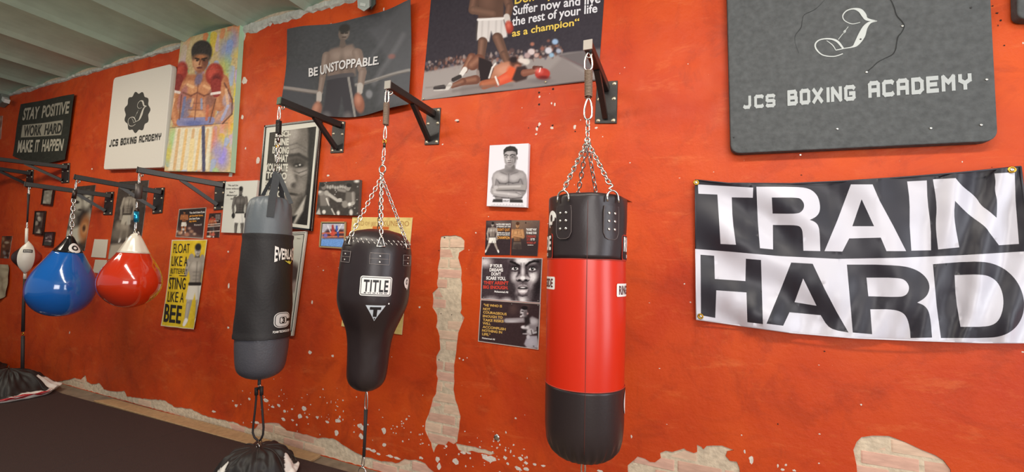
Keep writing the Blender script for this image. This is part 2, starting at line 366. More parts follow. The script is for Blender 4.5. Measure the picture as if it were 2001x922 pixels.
# bricks behind the broken plaster, each its own piece
def bricks():
    rg = random.Random(11); bm = bmesh.new(); bmesh.ops.create_cube(bm, size=1); bmesh.ops.bevel(bm, geom=bm.edges[:], offset=.03, segments=1, affect='EDGES')
    proto = []
    for i, m in enumerate(M_BRICK):
        me = bpy.data.meshes.new('brick'); bm.to_mesh(me); me.materials.append(m); proto.append(me)
    bm.free(); n = 0
    for h in HOLES[:4]:
        xs = [p[0] for p in h]; zs = [p[1] for p in h]; r0 = int(min(zs)/.068)-1
        r = r0
        while r*.068 < max(zs)+.02:
            z = r*.068+.03; c = int(min(xs)/.222)-1
            while c*.222 < max(xs)+.22:
                x = c*.222+(.111 if r % 2 else 0)
                hit = any(pip(x+dx, z+dz, h) for dx in (-.09, -.04, 0, .04, .09) for dz in (-.022, .022))
                if hit and n < 290 and rg.random() < (.93 if h is HOLES[0] else (.3 if h is HOLES[1] and x < -3.75 else .8)):
                    o = link('brick', proto[rg.randrange(3)], None, WALL); o.location = (x+rg.uniform(-.004, .004), .0335-rg.uniform(-.003, .0015), z); o.scale = (.208, .06-.0, .055)
                    o.rotation_euler = (rg.uniform(-.02, .02), rg.uniform(-.012, .012), rg.uniform(-.008, .008)); n += 1
                c += 1
            r += 1
bricks()
# loose flakes: small bare spots where the paint came off, and old fixing holes
CH = [(957,897,24,12),(948,890,10,6),(916,885,10,4),(987,894,9,7),(1017,896,9,7),(1028,904,8,6),(1013,915,15,7),(1028,916,9,8),(998,882,3,6),(1045,907,8,4),(1062,910,9,4),(1172,920,14,6),(905,884,12,5),(478,158,9,14),(474,229,5,9),(480,290,3,5),(504,313,7,15),(478,70,4,16),(487,779,5,5),(462,792,6,6),(520,782,10,8),(533,795,8,4),(545,792,9,6),(556,803,5,6),(571,799,4,4),(594,797,11,9),(586,813,10,9),(600,815,5,4),(620,815,7,6),(554,819,8,6),(572,821,6,4),(640,824,6,5),(660,822,12,9),(664,814,3,6),(580,830,4,3),(658,845,8,12),(705,832,12,9),(711,838,13,6),(706,852,8,11),(750,841,8,12),(751,869,8,8),(712,875,7,5),(418,804,8,4),(503,826,10,5),(720,877,12,5),(730,881,12,6),(740,887,10,5),(762,891,14,5),(776,895,12,4),(822,894,8,6),(855,897,9,12),(858,911,8,12),(890,900,12,12),(872,872,5,5),(1008,817,4,4),(455,783,3,3),(1234,853,3,8),(1449,850,3,3),(1520,910,3,8),(1529,917,7,5),(1536,908,5,5),(1552,919,7,4),(1468,898,9,14),(1455,882,4,8),(610,590,4,7),(606,688,6,7),(650,695,4,6),(632,528,3,3),(596,330,6,5),(446,492,3,4),(447,558,4,9),(446,640,4,4),(167,392,4,5),(92,318,3,3),(180,330,3,3),(641,343,6,4),(655,226,3,3),(1054,189,4,5),(1084,204,4,6),(1078,202,3,4),(1049,252,5,7),(1054,243,6,7),(1079,250,6,6),(1123,249,6,9),(1165,250,5,5),(1048,262,5,3),(893,235,9,4),(895,160,3,3),(865,282,3,3),(930,455,3,3),(1231,318,3,2),(898,700,3,3),(905,703,3,3),(913,699,2,3),(1205,420,3,3),(750,18,3,7),(762,583,3,3),(820,600,4,4),(480,665,3,3),(1600,905,3,3),(136,650,2,5),(140,560,2,3)]
rg = random.Random(5); mb = MB()
def flake(mb, P, rx, rz, o=.0012, n=9, jit=.35):
    v = [Vector((P.x, -o, P.z))]; v += [Vector((P.x+math.cos(2*math.pi*k/n)*rx*(1+rg.uniform(-jit, jit)), -o*.5, P.z+math.sin(2*math.pi*k/n)*rz*(1+rg.uniform(-jit, jit)))) for k in range(n)]
    mb.add(v, [(0, 1+(k+1) % n, 1+k) for k in range(n)])
for x, y, w_, h_ in CH:
    P = W(x, y); k = abs(W(x+1, y).x-P.x); flake(mb, P, w_*k/2, h_*abs(W(x, y+1).z-P.z)/2)
for _ in range(150):        # sprinkle of small flakes along the foot of the wall
    t = rg.random(); x = 470+t*560; y = 775+t*120+rg.gauss(0, 26)
    P = W(x, y)
    if P.z > .06 and not any(pip(P.x, P.z, h) for h in HOLES): flake(mb, P, rg.uniform(.002, .008), rg.uniform(.002, .007))
for _ in range(90):
    P = Vector((rg.uniform(-3.2, 1.4), 0, rg.uniform(.3, 2.8)))
    if not any(pip(P.x, P.z, h) for h in HOLES): flake(mb, P, rg.uniform(.0015, .004), rg.uniform(.0015, .004))
stuff(mb.build('paint_flake', M_CHIP, WALL))
HL = [(1053.5,181,4,4),(1081,174,4,4),(1053.5,204,4.5,4),(1051,248,3,3),(1080,245,4,3),(1124,257,3,3),(1033,250,2,2),(1611,686,4,3),(1566,342,4,2),(1939,12,5,3),(1948,26,6,4),(1955,40,5,5),(1962,89,4,4),(1950,50,2,5),(895,238,6,2),(868,464,3,2),(858,489,2,2),(882,615,2,2),(861,613,2,2),(857,703,2,2),(1938,327,2,2),(1520,828,2,4)]
mh = mat('dark_fixing_hole', '2a1712', .9)
for x, y, w_, h_ in HL:
    P = W(x, y); k = abs(W(x+1, y).x-P.x)/2; o = MB(); ins = any(pip(P.x, P.z, h) for h in HOLES)
    Y = .004 if ins else -.0016
    n = 10; v = [Vector((P.x+math.cos(2*math.pi*a/n)*w_*k*rg.uniform(.8, 1.2), Y, P.z+math.sin(2*math.pi*a/n)*h_*k*rg.uniform(.8, 1.2))) for a in range(n)]
    o.add(v, [tuple(range(n))[::-1]]); o.build('screw_hole', mh, WALL)
mb = MB(); P_ = W(971, 854); mb.tube([P_+Vector((0, -.0005, 0)), P_+Vector((0, -.006, 0)), P_+Vector((0, -.007, 0))], [.02, .018, .006], 14); mb.build('wall_plug', M_CHROME, WALL, True)
# white tape strips left on the wall
for i, q in enumerate([[(459,247),(464,247),(462,268),(457,268)], [(450,324),(456,324),(453,345),(447,345)]]):
    tag(slab('tape_strip', [W(x, y, .002) for x, y in q], .0015, mat('masking_tape', 'd9d2c6', .7)), ['short white tape strip on wall beside the colourful canvas, upper', 'short white tape strip at lower right corner of the colourful canvas'][i], 'tape')
# ceiling: shallow vaults running away from the wall
def ceiling():
    per = .8; n = 10; xs = []; x = WX0
    vs = []; fs = []
    k0 = int(WX0/per)-1; pts = []
    for k in range(k0, int(WX1/per)+2):
        for i in range(n):
            t = i/n; pts.append((k*per+.12+t*per, -.0+.07*(1-(2*t-1)**2)**.8))
    pts = [(a, b) for a, b in pts if WX0-.2 <= a <= WX1+.2]
    for a, b in pts: vs += [(a, 0.02, HC+b), (a, -6.5, HC+b), (a, .02, HC+.2), (a, -6.5, HC+.2)]
    for i in range(len(pts)-1):
        q = 4*i; fs += [(q, q+1, q+5, q+4), (q+2, q+6, q+7, q+3), (q, q+4, q+6, q+2)]
    return struct(mesh('ceiling', vs, fs, mat('grey_green_ceiling_paint', 'aec6b2', .85, bump=.3, scale=6, var=.08)))
ceiling()
# ragged plaster edge between wall and ceiling
def cornice():
    rg = random.Random(9); vs = []; fs = []; x = WX0; i = 0
    while x < WX1:
        big = .07 if -3.9 < x < WX1 else .022
        h = big*(.45+.75*abs(noise.noise(Vector((x*2.3, 0, 0)))*1.6)+rg.uniform(-.18, .18)); h = max(h, .01)
        if -4.2 > x and noise.noise(Vector((x*3, 5, 0))) < -.05: h = .012
        d = .014+rg.uniform(0, .012)
        vs += [(x, -.001, HC+.02), (x, -d, HC+.02), (x, -d*.9, HC-h*.6), (x, -.001, HC-h)]
        if i: q = 4*i; fs += [(q-4+a, q-4+a+1, q+a+1, q+a) for a in range(3)]
        x += rg.uniform(.02, .06); i += 1
    return struct(mesh('trim_1', vs, fs, mat('rough_grey_plaster', 'b3b4aa', .9, bump=.8, scale=25, var=.2)))
cornice()
# floor
mb = MB(); mb.bar((WX0, -2.9, -.05), (WX1, -2.9, -.05), 7.4, .1); struct(mb.build('floor', mat('dusty_concrete_floor', '7d6d5c', .8, bump=.4, scale=12, var=.25)))
mb = MB(); mb.bar((WX0-.06, -3, HC/2), (WX0-.06, .05, HC/2), .12, HC); struct(mb.build('wall_left', M_WALL))
M_MAT = mat('black_rubber_mat', '392b29', .75, bump=.25, scale=160, var=.12, spec=.25)
def prism(name, pts, z0, z1, m, parent=None):
    n = len(pts); v = [(p.x, p.y, z0) for p in pts]+[(p.x, p.y, z1) for p in pts]
    f = [tuple(range(n))[::-1], tuple(range(n, 2*n))]+[(i, (i+1) % n, n+(i+1) % n, n+i) for i in range(n)]
    return mesh(name, v, f, m, parent)
pa, pb = FL(183, 785, .02), FL(560, 888, .02)
sl = (pb.y-pa.y)/(pb.x-pa.x)
def edge(x): return pa.y+(x-pa.x)*sl
sh_ = .03
cuts = [-11.9, -9.9, -7.9, -5.92, -3.9, -1.95]
lab = ['black rubber floor mat under the left anchor bag, by the far wall end', 'black rubber floor mat next along from the left anchor bag', 'black rubber floor mat along the left tip of the wooden board', 'black rubber floor mat beside the middle of the wooden board', 'black rubber floor mat under the bottom edge anchor bag']
for i in range(5):
    a, b = cuts[i]+.002, cuts[i+1]-.002
    o = prism('rubber_mat', [Vector((a, -3.9, 0)), Vector((b, -3.9, 0)), Vector((b, min(edge(b), -.02) if b > -5.95 else -.02, 0)), Vector((a, min(edge(a), -.02) if a > -5.95 else -.02, 0))], 0, .02, M_MAT)
    bevel(o, .003, 1); tag(o, lab[i], 'mat', 'black rubber mats on the floor')
bp_ = [FL(x, y, .022) for x, y in ((183,782),(400,843),(606,900),(627,888),(510,853),(400,824),(300,800),(222,779))]
bp_ = [Vector((p.x, min(-.012, max(p.y, edge(p.x)+.004)), 0)) for p in bp_]
o = prism('wooden_board', bp_, .001, .022, mat('pale_raw_wood', 'a58560', .7, bump=.4, scale=30, var=.15)); bevel(o, .003, 1)
tag(o, 'long pale wooden board lying on the floor along the foot of the wall', 'board')
# ================================================================ brackets
def bracket(label, tip, top, plate, strut, off, group=None, cap=None, tw=.04):
    # tip: pixel of the arm end; top: pixel where the arm meets the plate; plate: quad px on the wall; strut: (px on arm line fraction, px at the wall)
    A = W(*tip, off); B = W(*top, .012)
    r = thing('wall_bracket', label, 'bracket', B, group)
    c = [W(x, y, .008) for x, y in plate]; pl = bevel(slab('wall_plate', c, .008, M_BLACK, r), .002, 1)
    mb = MB(); mb.bar(A, B, tw, tw*1.15); bevel(mb.build('arm', M_BLACK, r), .003, 1)
    S0 = A+(B-A)*strut[0]; S1 = W(*strut[1], .012)
    mb = MB(); mb.bar(S0-Vector((0, 0, tw*.4)), S1, tw*.75, tw*.75); mb.build('strut', M_BLACK, r)
    d = (A-B).normalized(); mb = MB(); mb.bar(A, A+d*.006, tw+.004, tw*1.15+.004); mb.build('end_cap', mat('plastic_end_cap', cap or '3a3532', .6), r)
    eye = MB(); cc = A-d*.03-Vector((0, 0, tw*.6+.012)); eye.tube([cc+Vector((math.cos(a), 0, math.sin(a)))*.013 for a in [k*math.pi/6 for k in range(12)]], .004, 6, closed=True); eye.build('eye_bolt', M_CHROME, r, True)
    TL, TR, BR, BL = c
    for u, v in ((.16, .07), (.84, .07), (.16, .42), (.84, .42), (.16, .93), (.84, .93)):
        P = TL*(1-u)*(1-v)+TR*u*(1-v)+BR*u*v+BL*(1-u)*v; mb = MB(); mb.disc(P, (0, -1, 0), .0085, .007, 8); mb.disc(P, (0, -1, 0), .012, .002, 10); mb.build('bolt', M_BOLT, pl, True)
    return A-d*.03-Vector((0, 0, tw*.6+.03)), r
OFF = .49
T3, _ = bracket('black steel wall bracket holding the red and black heavy bag', (1149,88), (1184,172), [(1166,160),(1207,157),(1205,241),(1162,241)], (.45, (1183,229)), OFF, cap='a39a90')
T2, _ = bracket('black steel wall bracket holding the bowling-pin shaped black bag', (758,166), (846,222), [(834,212),(861,210),(857,282),(829,283)], (.52, (837,272)), OFF, cap='8d8880')
T1, _ = bracket('black steel wall bracket holding the grey and black foam bag', (546,197), (664,244), [(650,234),(674,237),(670,298),(645,299)], (.55, (657,290)), OFF, cap='4c5a48')
T0, _ = bracket('black steel wall bracket holding the red teardrop water bag', (270,332), (437,362), [(420,354),(441,353),(437,409),(417,411)], (.48, (424,400)), OFF)
TB, _ = bracket('black steel wall bracket holding the blue teardrop water bag', (148,346), (317,376), [(301,367),(321,366),(316,416),(297,418)], (.5, (303,408)), OFF)
TE, _ = bracket('black steel wall bracket holding the small double-end ball', (52,360), (219,383), [(206,375),(222,374),(218,420),(201,420)], (.55, (206,412)), OFF)
bracket('empty black wall bracket just under the dark slogan banner', (-45,306), (134,327), [(121,319),(136,318),(134,357),(119,358)], (.53, (122,352)), OFF)
bracket('leftmost black wall bracket, arm running out past the picture edge', (-110,314), (62,339), [(52,332),(65,331),(63,366),(50,366)], (.6, (54,360)), OFF)
# ================================================================ hanging hardware
def at(px, py, ref):          # point at the same distance from the wall as ref
    return W(px, py, -ref.y)
def frame_of(d):
    d = d.normalized(); x = d.cross(Vector((0, 1, 0))).normalized(); return x, d, x.cross(d).normalized()
LINK = {}
def chain(r, A, B, L=.034, wire=.0032, wd=.0095, m=M_CHROME):
    key = (L, wire, wd)
    if key not in LINK:
        mb = MB(); s = L/2-wd; p = []
        for k in range(5): a = math.pi*k/4; p.append(Vector((math.cos(a)*wd, 0, s+math.sin(a)*wd)))
        for k in range(5): a = math.pi+math.pi*k/4; p.append(Vector((math.cos(a)*wd, 0, -s+math.sin(a)*wd)))
        mb.tube(p, wire, 6, closed=True); me = bpy.data.meshes.new('chain_link'); me.from_pydata([tuple(v) for v in mb.v], [], mb.f); me.polygons.foreach_set('use_smooth', [True]*len(me.polygons)); me.materials.append(m); LINK[key] = me
    d = B-A; pit = L-2*wire*1.15; n = max(1, round(d.length/pit)); q = d.to_track_quat('Z', 'Y')
    for i in range(n):
        o = bpy.data.objects.new('chain_link', LINK[key]); COL.objects.link(o)
        rot = (q.to_matrix() @ Matrix.Rotation(math.pi/2*(i % 2)+math.pi/4*.6, 3, 'Z')).to_4x4(); rot.translation = A+d*((i+.5)/n)
        o.parent = r; o.matrix_parent_inverse = Matrix.Translation(-r.location); o.matrix_basis = rot @ Matrix.Diagonal((1, 1, (d.length/n)/pit, 1))
def carabiner(r, A, B, w_=.016, wire=.004, name='carabiner', m=M_CHROME):
    x, z, y = frame_of(A-B); L = (A-B).length; pts = []
    for k in range(16):
        a = 2*math.pi*k/16; s = math.sin(a); ww = w_*(.78-.3*s) if name == 'carabiner' else w_
        pts.append((A+B)/2+x*math.cos(a)*ww*1.0+z*(L/2-wire)*(abs(s)**.8*(1 if s > 0 else -1)))
    mb = MB(); mb.tube(pts, wire, 8, closed=True); return mb.build(name, m, r, True)
def spring(r, A, B, R=.017, turns=16, col='8d7a6a'):
    x, z, y = frame_of(A-B); L = (A-B).length; pts = []
    for k in range(turns*10+1):
        a = 2*math.pi*k/10; pts.append(B+z*(L*k/(turns*10))+x*math.cos(a)*R+y*math.sin(a)*R)
    mb = MB(); mb.tube(pts, L/turns*.47, 5); mb.tube([A+z*.0, A-z*.012], R*.5, 8); mb.tube([B+z*.012, B], R*.5, 8)
    return mb.build('spring', mat('brown_spring_steel', col, .45, metal=.3), r, True)
def ring(r, C, R, wire=.004, nrm=Vector((0, -1, 0)), name='ring', m=M_CHROME):
    q = nrm.to_track_quat('Z', 'Y'); mb = MB()
    mb.tube([C+q @ Vector((math.cos(a)*R, math.sin(a)*R, 0)) for a in [k*math.pi/8 for k in range(16)]], wire, 8, closed=True); return mb.build(name, m, r, True)
def rod(r, pts, rad, name, m): mb = MB(); mb.tube(pts, rad, 8); return mb.build(name, m, r, True)
# ================================================================ bag bodies: turned shapes about an axis
class Bag:
    def __init__(s, A, B):
        s.A = A; s.B = B; s.d = (B-A).normalized(); s.L = (B-A).length
        mid = (A+B)/2; v = CAM-mid; s.F = (v-s.d*v.dot(s.d)).normalized(); s.R = s.F.cross(s.d).normalized()
        if s.R.dot(RGT) < 0: s.R = -s.R
        s.prof = []
    def t_of(s, py):            # axis distance at a pixel row
        lo, hi = -.3, s.L+.6
        for _ in range(40):
            m_ = (lo+hi)/2
            if proj(s.A+s.d*m_)[1] < py: lo = m_
            else: hi = m_
        return lo
    def t_front(s, py):         # distance along the axis of the point seen on the front of the body
        lo, hi = -.3, s.L+.6
        for _ in range(40):
            m_ = (lo+hi)/2
            if proj(s.P(0, m_))[1] < py: lo = m_
            else: hi = m_
        return lo
    def rad_px(s, hw, t):       # metres that show as hw pixels either side at axis distance t
        C = s.A+s.d*t; dist = (CAM-C).length; a = proj(C-s.R*.1)[0]; b = proj(C+s.R*.1)[0]; r = .1*hw/((b-a)/2)
        return r*math.sqrt(max(.5, 1-(r/dist)**2))
    def r(s, t):
        p = s.prof
        if t <= p[0][0]: return p[0][1]
        for (a, ra), (b, rb) in zip(p, p[1:]):
            if t <= b: k = (t-a)/((b-a) or 1); return ra+(rb-ra)*k
        return p[-1][1]
    def P(s, th, t, lift=0):
        r = s.r(t)+lift; return s.A+s.d*t+(s.F*math.cos(th)+s.R*math.sin(th))*r
    def smooth(s, k=3):
        for _ in range(k):
            q = [s.prof[0]]
            for a, b in zip(s.prof, s.prof[1:]): q += [(a[0]*.75+b[0]*.25, a[1]*.75+b[1]*.25), (a[0]*.25+b[0]*.75, a[1]*.25+b[1]*.75)]
            q.append(s.prof[-1]); s.prof = q
    def body(s, name, m, parent, ts=None, n=64, wr=None, lift=0, capb=True, close_r=True):
        ts = ts or [p[0] for p in s.prof]; vs = []; fs = []
        for t in ts:
            for k in range(n):
                a = 2*math.pi*k/n; e = wr(a, t) if wr else 0; vs.append(s.P(a, t, lift+e))
        for i in range(len(ts)-1): fs += [(i*n+k, i*n+(k+1) % n, (i+1)*n+(k+1) % n, (i+1)*n+k) for k in range(n)]
        if capb:
            vs.append(s.A+s.d*ts[0]); a = len(vs)-1; vs.append(s.A+s.d*ts[-1]); b = a+1; q = (len(ts)-1)*n
            fs += [(a, (k+1) % n, k) for k in range(n)]+[(b, q+k, q+(k+1) % n) for k in range(n)]
        return mesh(name, vs, fs, m, parent, True)
    def th(s, px, t):           # angle round the body of a pixel column
        C = s.A+s.d*t; x0 = proj(C)[0]; a = proj(C+s.R*.1)[0]-x0; k = (px-x0)/a*.1/s.r(t); return math.asin(max(-1, min(1, k)))
    def decal(s, parent, name, V, F, m, px, py, w_, h_, lift=.0018, th=None, shear=0):
        # V in unit square coordinates (0..1 right, 0..1 down); centre at pixel (px,py); size in metres
        t0 = s.t_front(py); th0 = s.th(px, t0) if th is None else th
        r0 = s.r(t0); vs = [s.P(th0+(x-.5)*w_/r0, t0+(y-.5)*h_+shear*(x-.5), lift) for x, y in V]
        return mesh(name, vs, F, m, parent)
def sub(V, F, n=3):            # refine 2D faces so that they follow a curved body
    bm = bmesh.new(); vv = [bm.verts.new((x, y, 0)) for x, y in V]
    for f in F:
        try: bm.faces.new([vv[i] for i in f])
        except ValueError: pass
    bmesh.ops.triangulate(bm, faces=bm.faces[:])
    for _ in range(n):
        L = [e for e in bm.edges if abs(e.verts[0].co.x-e.verts[1].co.x) > .06]
        if not L: break
        bmesh.ops.subdivide_edges(bm, edges=L, cuts=1); bmesh.ops.triangulate(bm, faces=bm.faces[:])
    bm.verts.index_update(); V2 = [(v.co.x, v.co.y) for v in bm.verts]; F2 = [tuple(v.index for v in f.verts) for f in bm.faces]; bm.free(); return V2, F2
def rrect(x0, y0, x1, y1, r, n=5, ax=1.0):
    p = []
    for cx, cy, a0 in ((x1-r*ax, y0+r, -90), (x1-r*ax, y1-r, 0), (x0+r*ax, y1-r, 90), (x0+r*ax, y0+r, 180)):
        for k in range(n+1): a = math.radians(a0+90*k/n); p.append((cx+math.cos(a)*r*ax, cy+math.sin(a)*r))
    return p
def face(p): return sub(p, [tuple(range(len(p)))], 4)
def tx(txt, x0, y0, x1, y1, bold=.03, sp=1.0):
    xs, ys, fs = glyphs(txt, bold, sp); return [(x0+(x1-x0)*x, y1-(y1-y0)*y) for x, y in zip(xs, ys)], fs
def circ(cx, cy, rx, ry, n=24): return [(cx+math.cos(2*math.pi*k/n)*rx, cy+math.sin(2*math.pi*k/n)*ry) for k in range(n)]
M_LEATHER = mat('black_bag_leather', '2a2122', .36, bump=.04, scale=90, spec=.5)
M_RED = mat('red_bag_vinyl', 'cb2a10', .3, bump=.02, scale=30, spec=.5)
M_WHITE = ink('eceae6', .5); M_INK = ink('1c1819', .5); M_STITCH = ink('8d8380', .6)
# ---------------------------------------------------------------- the red and black heavy bag
def red_bag():
    A = T3; q = W(1140, 897, OFF-.0); B = Vector((A.x, A.y, q.z)); X = at(1140, 897, A); B.x = X.x
    b = Bag(A, B); r = thing('heavy_bag', 'long red heavy bag with black top and bottom, rightmost bag', 'punching bag', A, 'bags hanging from wall brackets')
    for y, hw in ((388,70),(390,76),(396,77),(420,76.5),(500,76.5),(600,77),(750,77.5),(800,77.5),(835,77),(858,73),(875,64),(888,48),(895,26),(898,4)):
        t = b.t_of(y); b.prof.append((t, b.rad_px(hw, t)))
    p = b.prof; b.smooth(2)
    tk = lambda y: b.t_front(y)
    t1, t2, t0 = tk(506), tk(767), b.prof[0][0]; te = b.prof[-1][0]
    ts = [p_[0] for p_ in b.prof]
    top = [t0]+[t0+(t1-t0)*k/14 for k in range(1, 15)]
    # top section with a recessed lid
    wr = lambda a, t: .004*math.sin(a*9)*max(0, 1-(t-t0)/.05)+.0025*math.sin(3*a+t*20)
    b.body('top_panel', M_LEATHER, r, [t0, t0+.006, t0+.014]+top[1:], wr=wr)
    b.body('middle_panel', M_RED, r, [t1+(t2-t1)*k/10 for k in range(11)], wr=lambda a, t: .0018*math.sin(2*a+t*9), capb=False)
    wb = lambda a, t: .005*math.sin(a*26)*max(0, min(1, (t-(te-.13))/.06))*max(0, min(1, (te-t)/.05))
    b.body('bottom_panel', M_LEATHER, r, [t2]+[t2+(te-t2)*k/26 for k in range(1, 26)]+[te-.002], n=104, wr=wb)
    for t, nm in ((t1, 'seam'), (t2, 'seam')):
        mb = MB(); mb.tube([b.P(2*math.pi*k/64, t, .0005) for k in range(64)], .0022, 6, closed=True); mb.build(nm, ink('a8382a', .5), r, True)
    th = b.th(1147, t1); mb = MB(); mb.tube([b.P(th, t0+.01+(te-t0-.1)*k/30, .0012) for k in range(31)], .0013, 6); mb.build('side_seam', ink('5a2a24', .5), r, True)
    # cover flap sticking out at the back right of the top
    mb = MB(); P0 = b.P(1.9, t0+.004); mb.add([b.P(1.45, t0+.002), b.P(2.1, t0+.002), b.P(1.75, t0+.012, .035)], [(0, 1, 2)]); mb.build('loose_flap', M_LEATHER, r)
    # leather hanger patches with rivets and D-rings
    att = []
    for px, cx in ((1104, -1), (1191, 1)):
        V, F = face([(.06, 0), (.94, 0), (1, .2), (1, .8), (.88, .95), (.7, 1), (.3, 1), (.12, .95), (0, .8), (0, .2)])
        pt = b.decal(r, 'hanger_patch', V, F, M_LEATHER, px, 433, .082, .15, .0045)
        ol = [(.03, .02), (.97, .02), (1, .2), (1, .8), (.88, .95), (.7, 1), (.3, 1), (.12, .95), (0, .8), (0, .2)]
        t_ = b.t_front(433); th_ = b.th(px, t_); rr = b.r(t_)
        mb = MB(); mb.tube([b.P(th_+(x-.5)*.082/rr, t_+(y-.5)*.15, .004) for x, y in ol], .0018, 5, closed=True); mb.build('stitched_edge', ink('5a4f4e'), pt, True)
        for iy in range(3):
            for ix in (-1, 1):
                P = b.P(th_+ix*.0155/rr, t_-.042+iy*.036, .005); mb = MB(); mb.disc(P, (P-(b.A+b.d*(P-b.A).dot(b.d))), .0062, .004, 10); mb.build('rivet', M_RIVET, pt, True)
        C = b.P(th_, t0+.012, .008); N = b.F*math.cos(th_)+b.R*math.sin(th_); S_ = N.cross(b.d)
        mb = MB(); pts = [C+S_*.031+b.d*.03+N*.002]+[C+S_*math.cos(a)*.031-b.d*(math.sin(a)*.034-.012)*1.0 for a in [math.pi*k/8 for k in range(9)]]+[C-S_*.031+b.d*.03+N*.002]
        mb.tube(pts, .0046, 8); mb.build('d_ring', M_CHROME, r, True); att.append(C-b.d*.022)
    for th_ in (2.85, -2.85):
        C = b.P(th_, t0+.006, .004); ring(r, C, .026, .0042, (b.F*math.cos(th_)+b.R*math.sin(th_)), 'd_ring'); att.append(C-b.d*.02)
    # labels wrapping round the sides
    V, F = face(circ(.5, .5, .5, .5)); b.decal(r, 'round_label', V, F, M_WHITE, 0, 426, .078, .088, .002, th=b.th(1081, b.t_front(426)))
    tc = b.th(1080, b.t_front(421)); V, F = face(circ(.5, .5, .5, .5, 16)); b.decal(r, 'label_emblem', V, F, M_INK, 0, 422, .02, .034, .003, th=tc); V, F = tx('RING', 0, 0, 1, 1); b.decal(r, 'label_lettering', V, F, M_INK, 0, 437, .04, .006, .003, th=tc)
    def board(th, py, w_, h_, frame_col, txt, lift=.002, dy=0, two=False):
        V, F = face(rrect(0, 0, 1, 1, .12, ax=h_/w_)); b.decal(r, 'label', V, F, ink(frame_col), 0, py, w_, h_, lift, th=th)
        if two:
            V, F = face(rrect(0, 0, 1, 1, .12, ax=h_/w_)); b.decal(r, 'label_field', V, F, M_INK, 0, py, w_-.01, h_-.01, lift+.0008, th=th)
            V, F = tx(txt, .06, .1, .94, .62, .035); V, F = sub(V, F, 1); b.decal(r, 'label_lettering', V, F, M_WHITE, 0, py, w_, h_, lift+.0016, th=th)
            V, F = tx('BOXING', .2, .76, .8, .88, .03); b.decal(r, 'label_lettering', V, F, M_WHITE, 0, py, w_, h_, lift+.0016, th=th)
        else:
            V, F = tx(txt, .08, .18, .92, .82, .03); V, F = sub(V, F, 1); b.decal(r, 'label_lettering', V, F, ink('5a1f1c'), 0, py, w_, h_, lift+.0008, th=th)
    rr = b.r(b.t_front(480))
    ww = .27; board(b.th(1083, b.t_front(478))-ww/2/rr, 480, ww, .118, 'b8301f', 'RINGSIDE', two=True); board(b.th(1211, b.t_front(478))+ww/2/rr, 480, ww, .118, 'b8301f', 'RINGSIDE', two=True)
    ww = .19; board(b.th(1087, b.t_front(556))-ww/2/rr, 556, ww, .058, 'eceae6', 'RINGSIDE'); board(b.th(1201, b.t_front(566))+ww/2/rr, 566, ww, .058, 'eceae6', 'RINGSIDE')
    V, F = face(circ(.5, .5, .5, .5)); b.decal(r, 'round_label', V, F, M_WHITE, 0, 800, .12, .12, .002, th=b.th(1216, b.t_front(800))+.32)
    # hardware
    z = lambda x, y: at(x, y, A)
    carabiner(r, z(1150,100), z(1150,140), .024, .0052); spring(r, z(1150,139), z(1150,190), .0175, 18); carabiner(r, z(1150,190), z(1149,236), .024, .0052)
    J = z(1148, 268); chain(r, z(1149,234), J, .036, .0036, .0105); carabiner(r, J, J-Vector((0, 0, .03)), .012, .0045, 'shackle'); J = J-Vector((0, 0, .02))
    for i, P in enumerate(att):
        if i == 1:
            e = P+(J-P)*.13; chain(r, J, e, .034, .0033, .0095); S_ = []
            for k in range(13): a = math.pi*2*k/12; S_.append(e+(P-e)*(k/12)+b.R*math.sin(a)*.012)
            rod(r, S_, .0042, 's_hook', M_CHROME)
        else: chain(r, J, P, .034, .0033, .0095)
    # tie-down below
    e = b.A+b.d*te; carabiner(r, e+Vector((0, 0, .01)), e-Vector((0, 0, .07)), .011, .004)
    fl = Vector((e.x, e.y, .02)); rod(r, [e-Vector((0, 0, .065)), fl+Vector((0, 0, .05))], .005, 'tether', ink('2b2526', .7))
    ring(r, fl+Vector((0, 0, .035)), .018, .004, name='floor_ring')
    mb = MB(); mb.disc((fl.x, fl.y, .0), (0, 0, 1), .05, .018, 16); mb.build('floor_plate', M_BLACK, r)
red_bag()
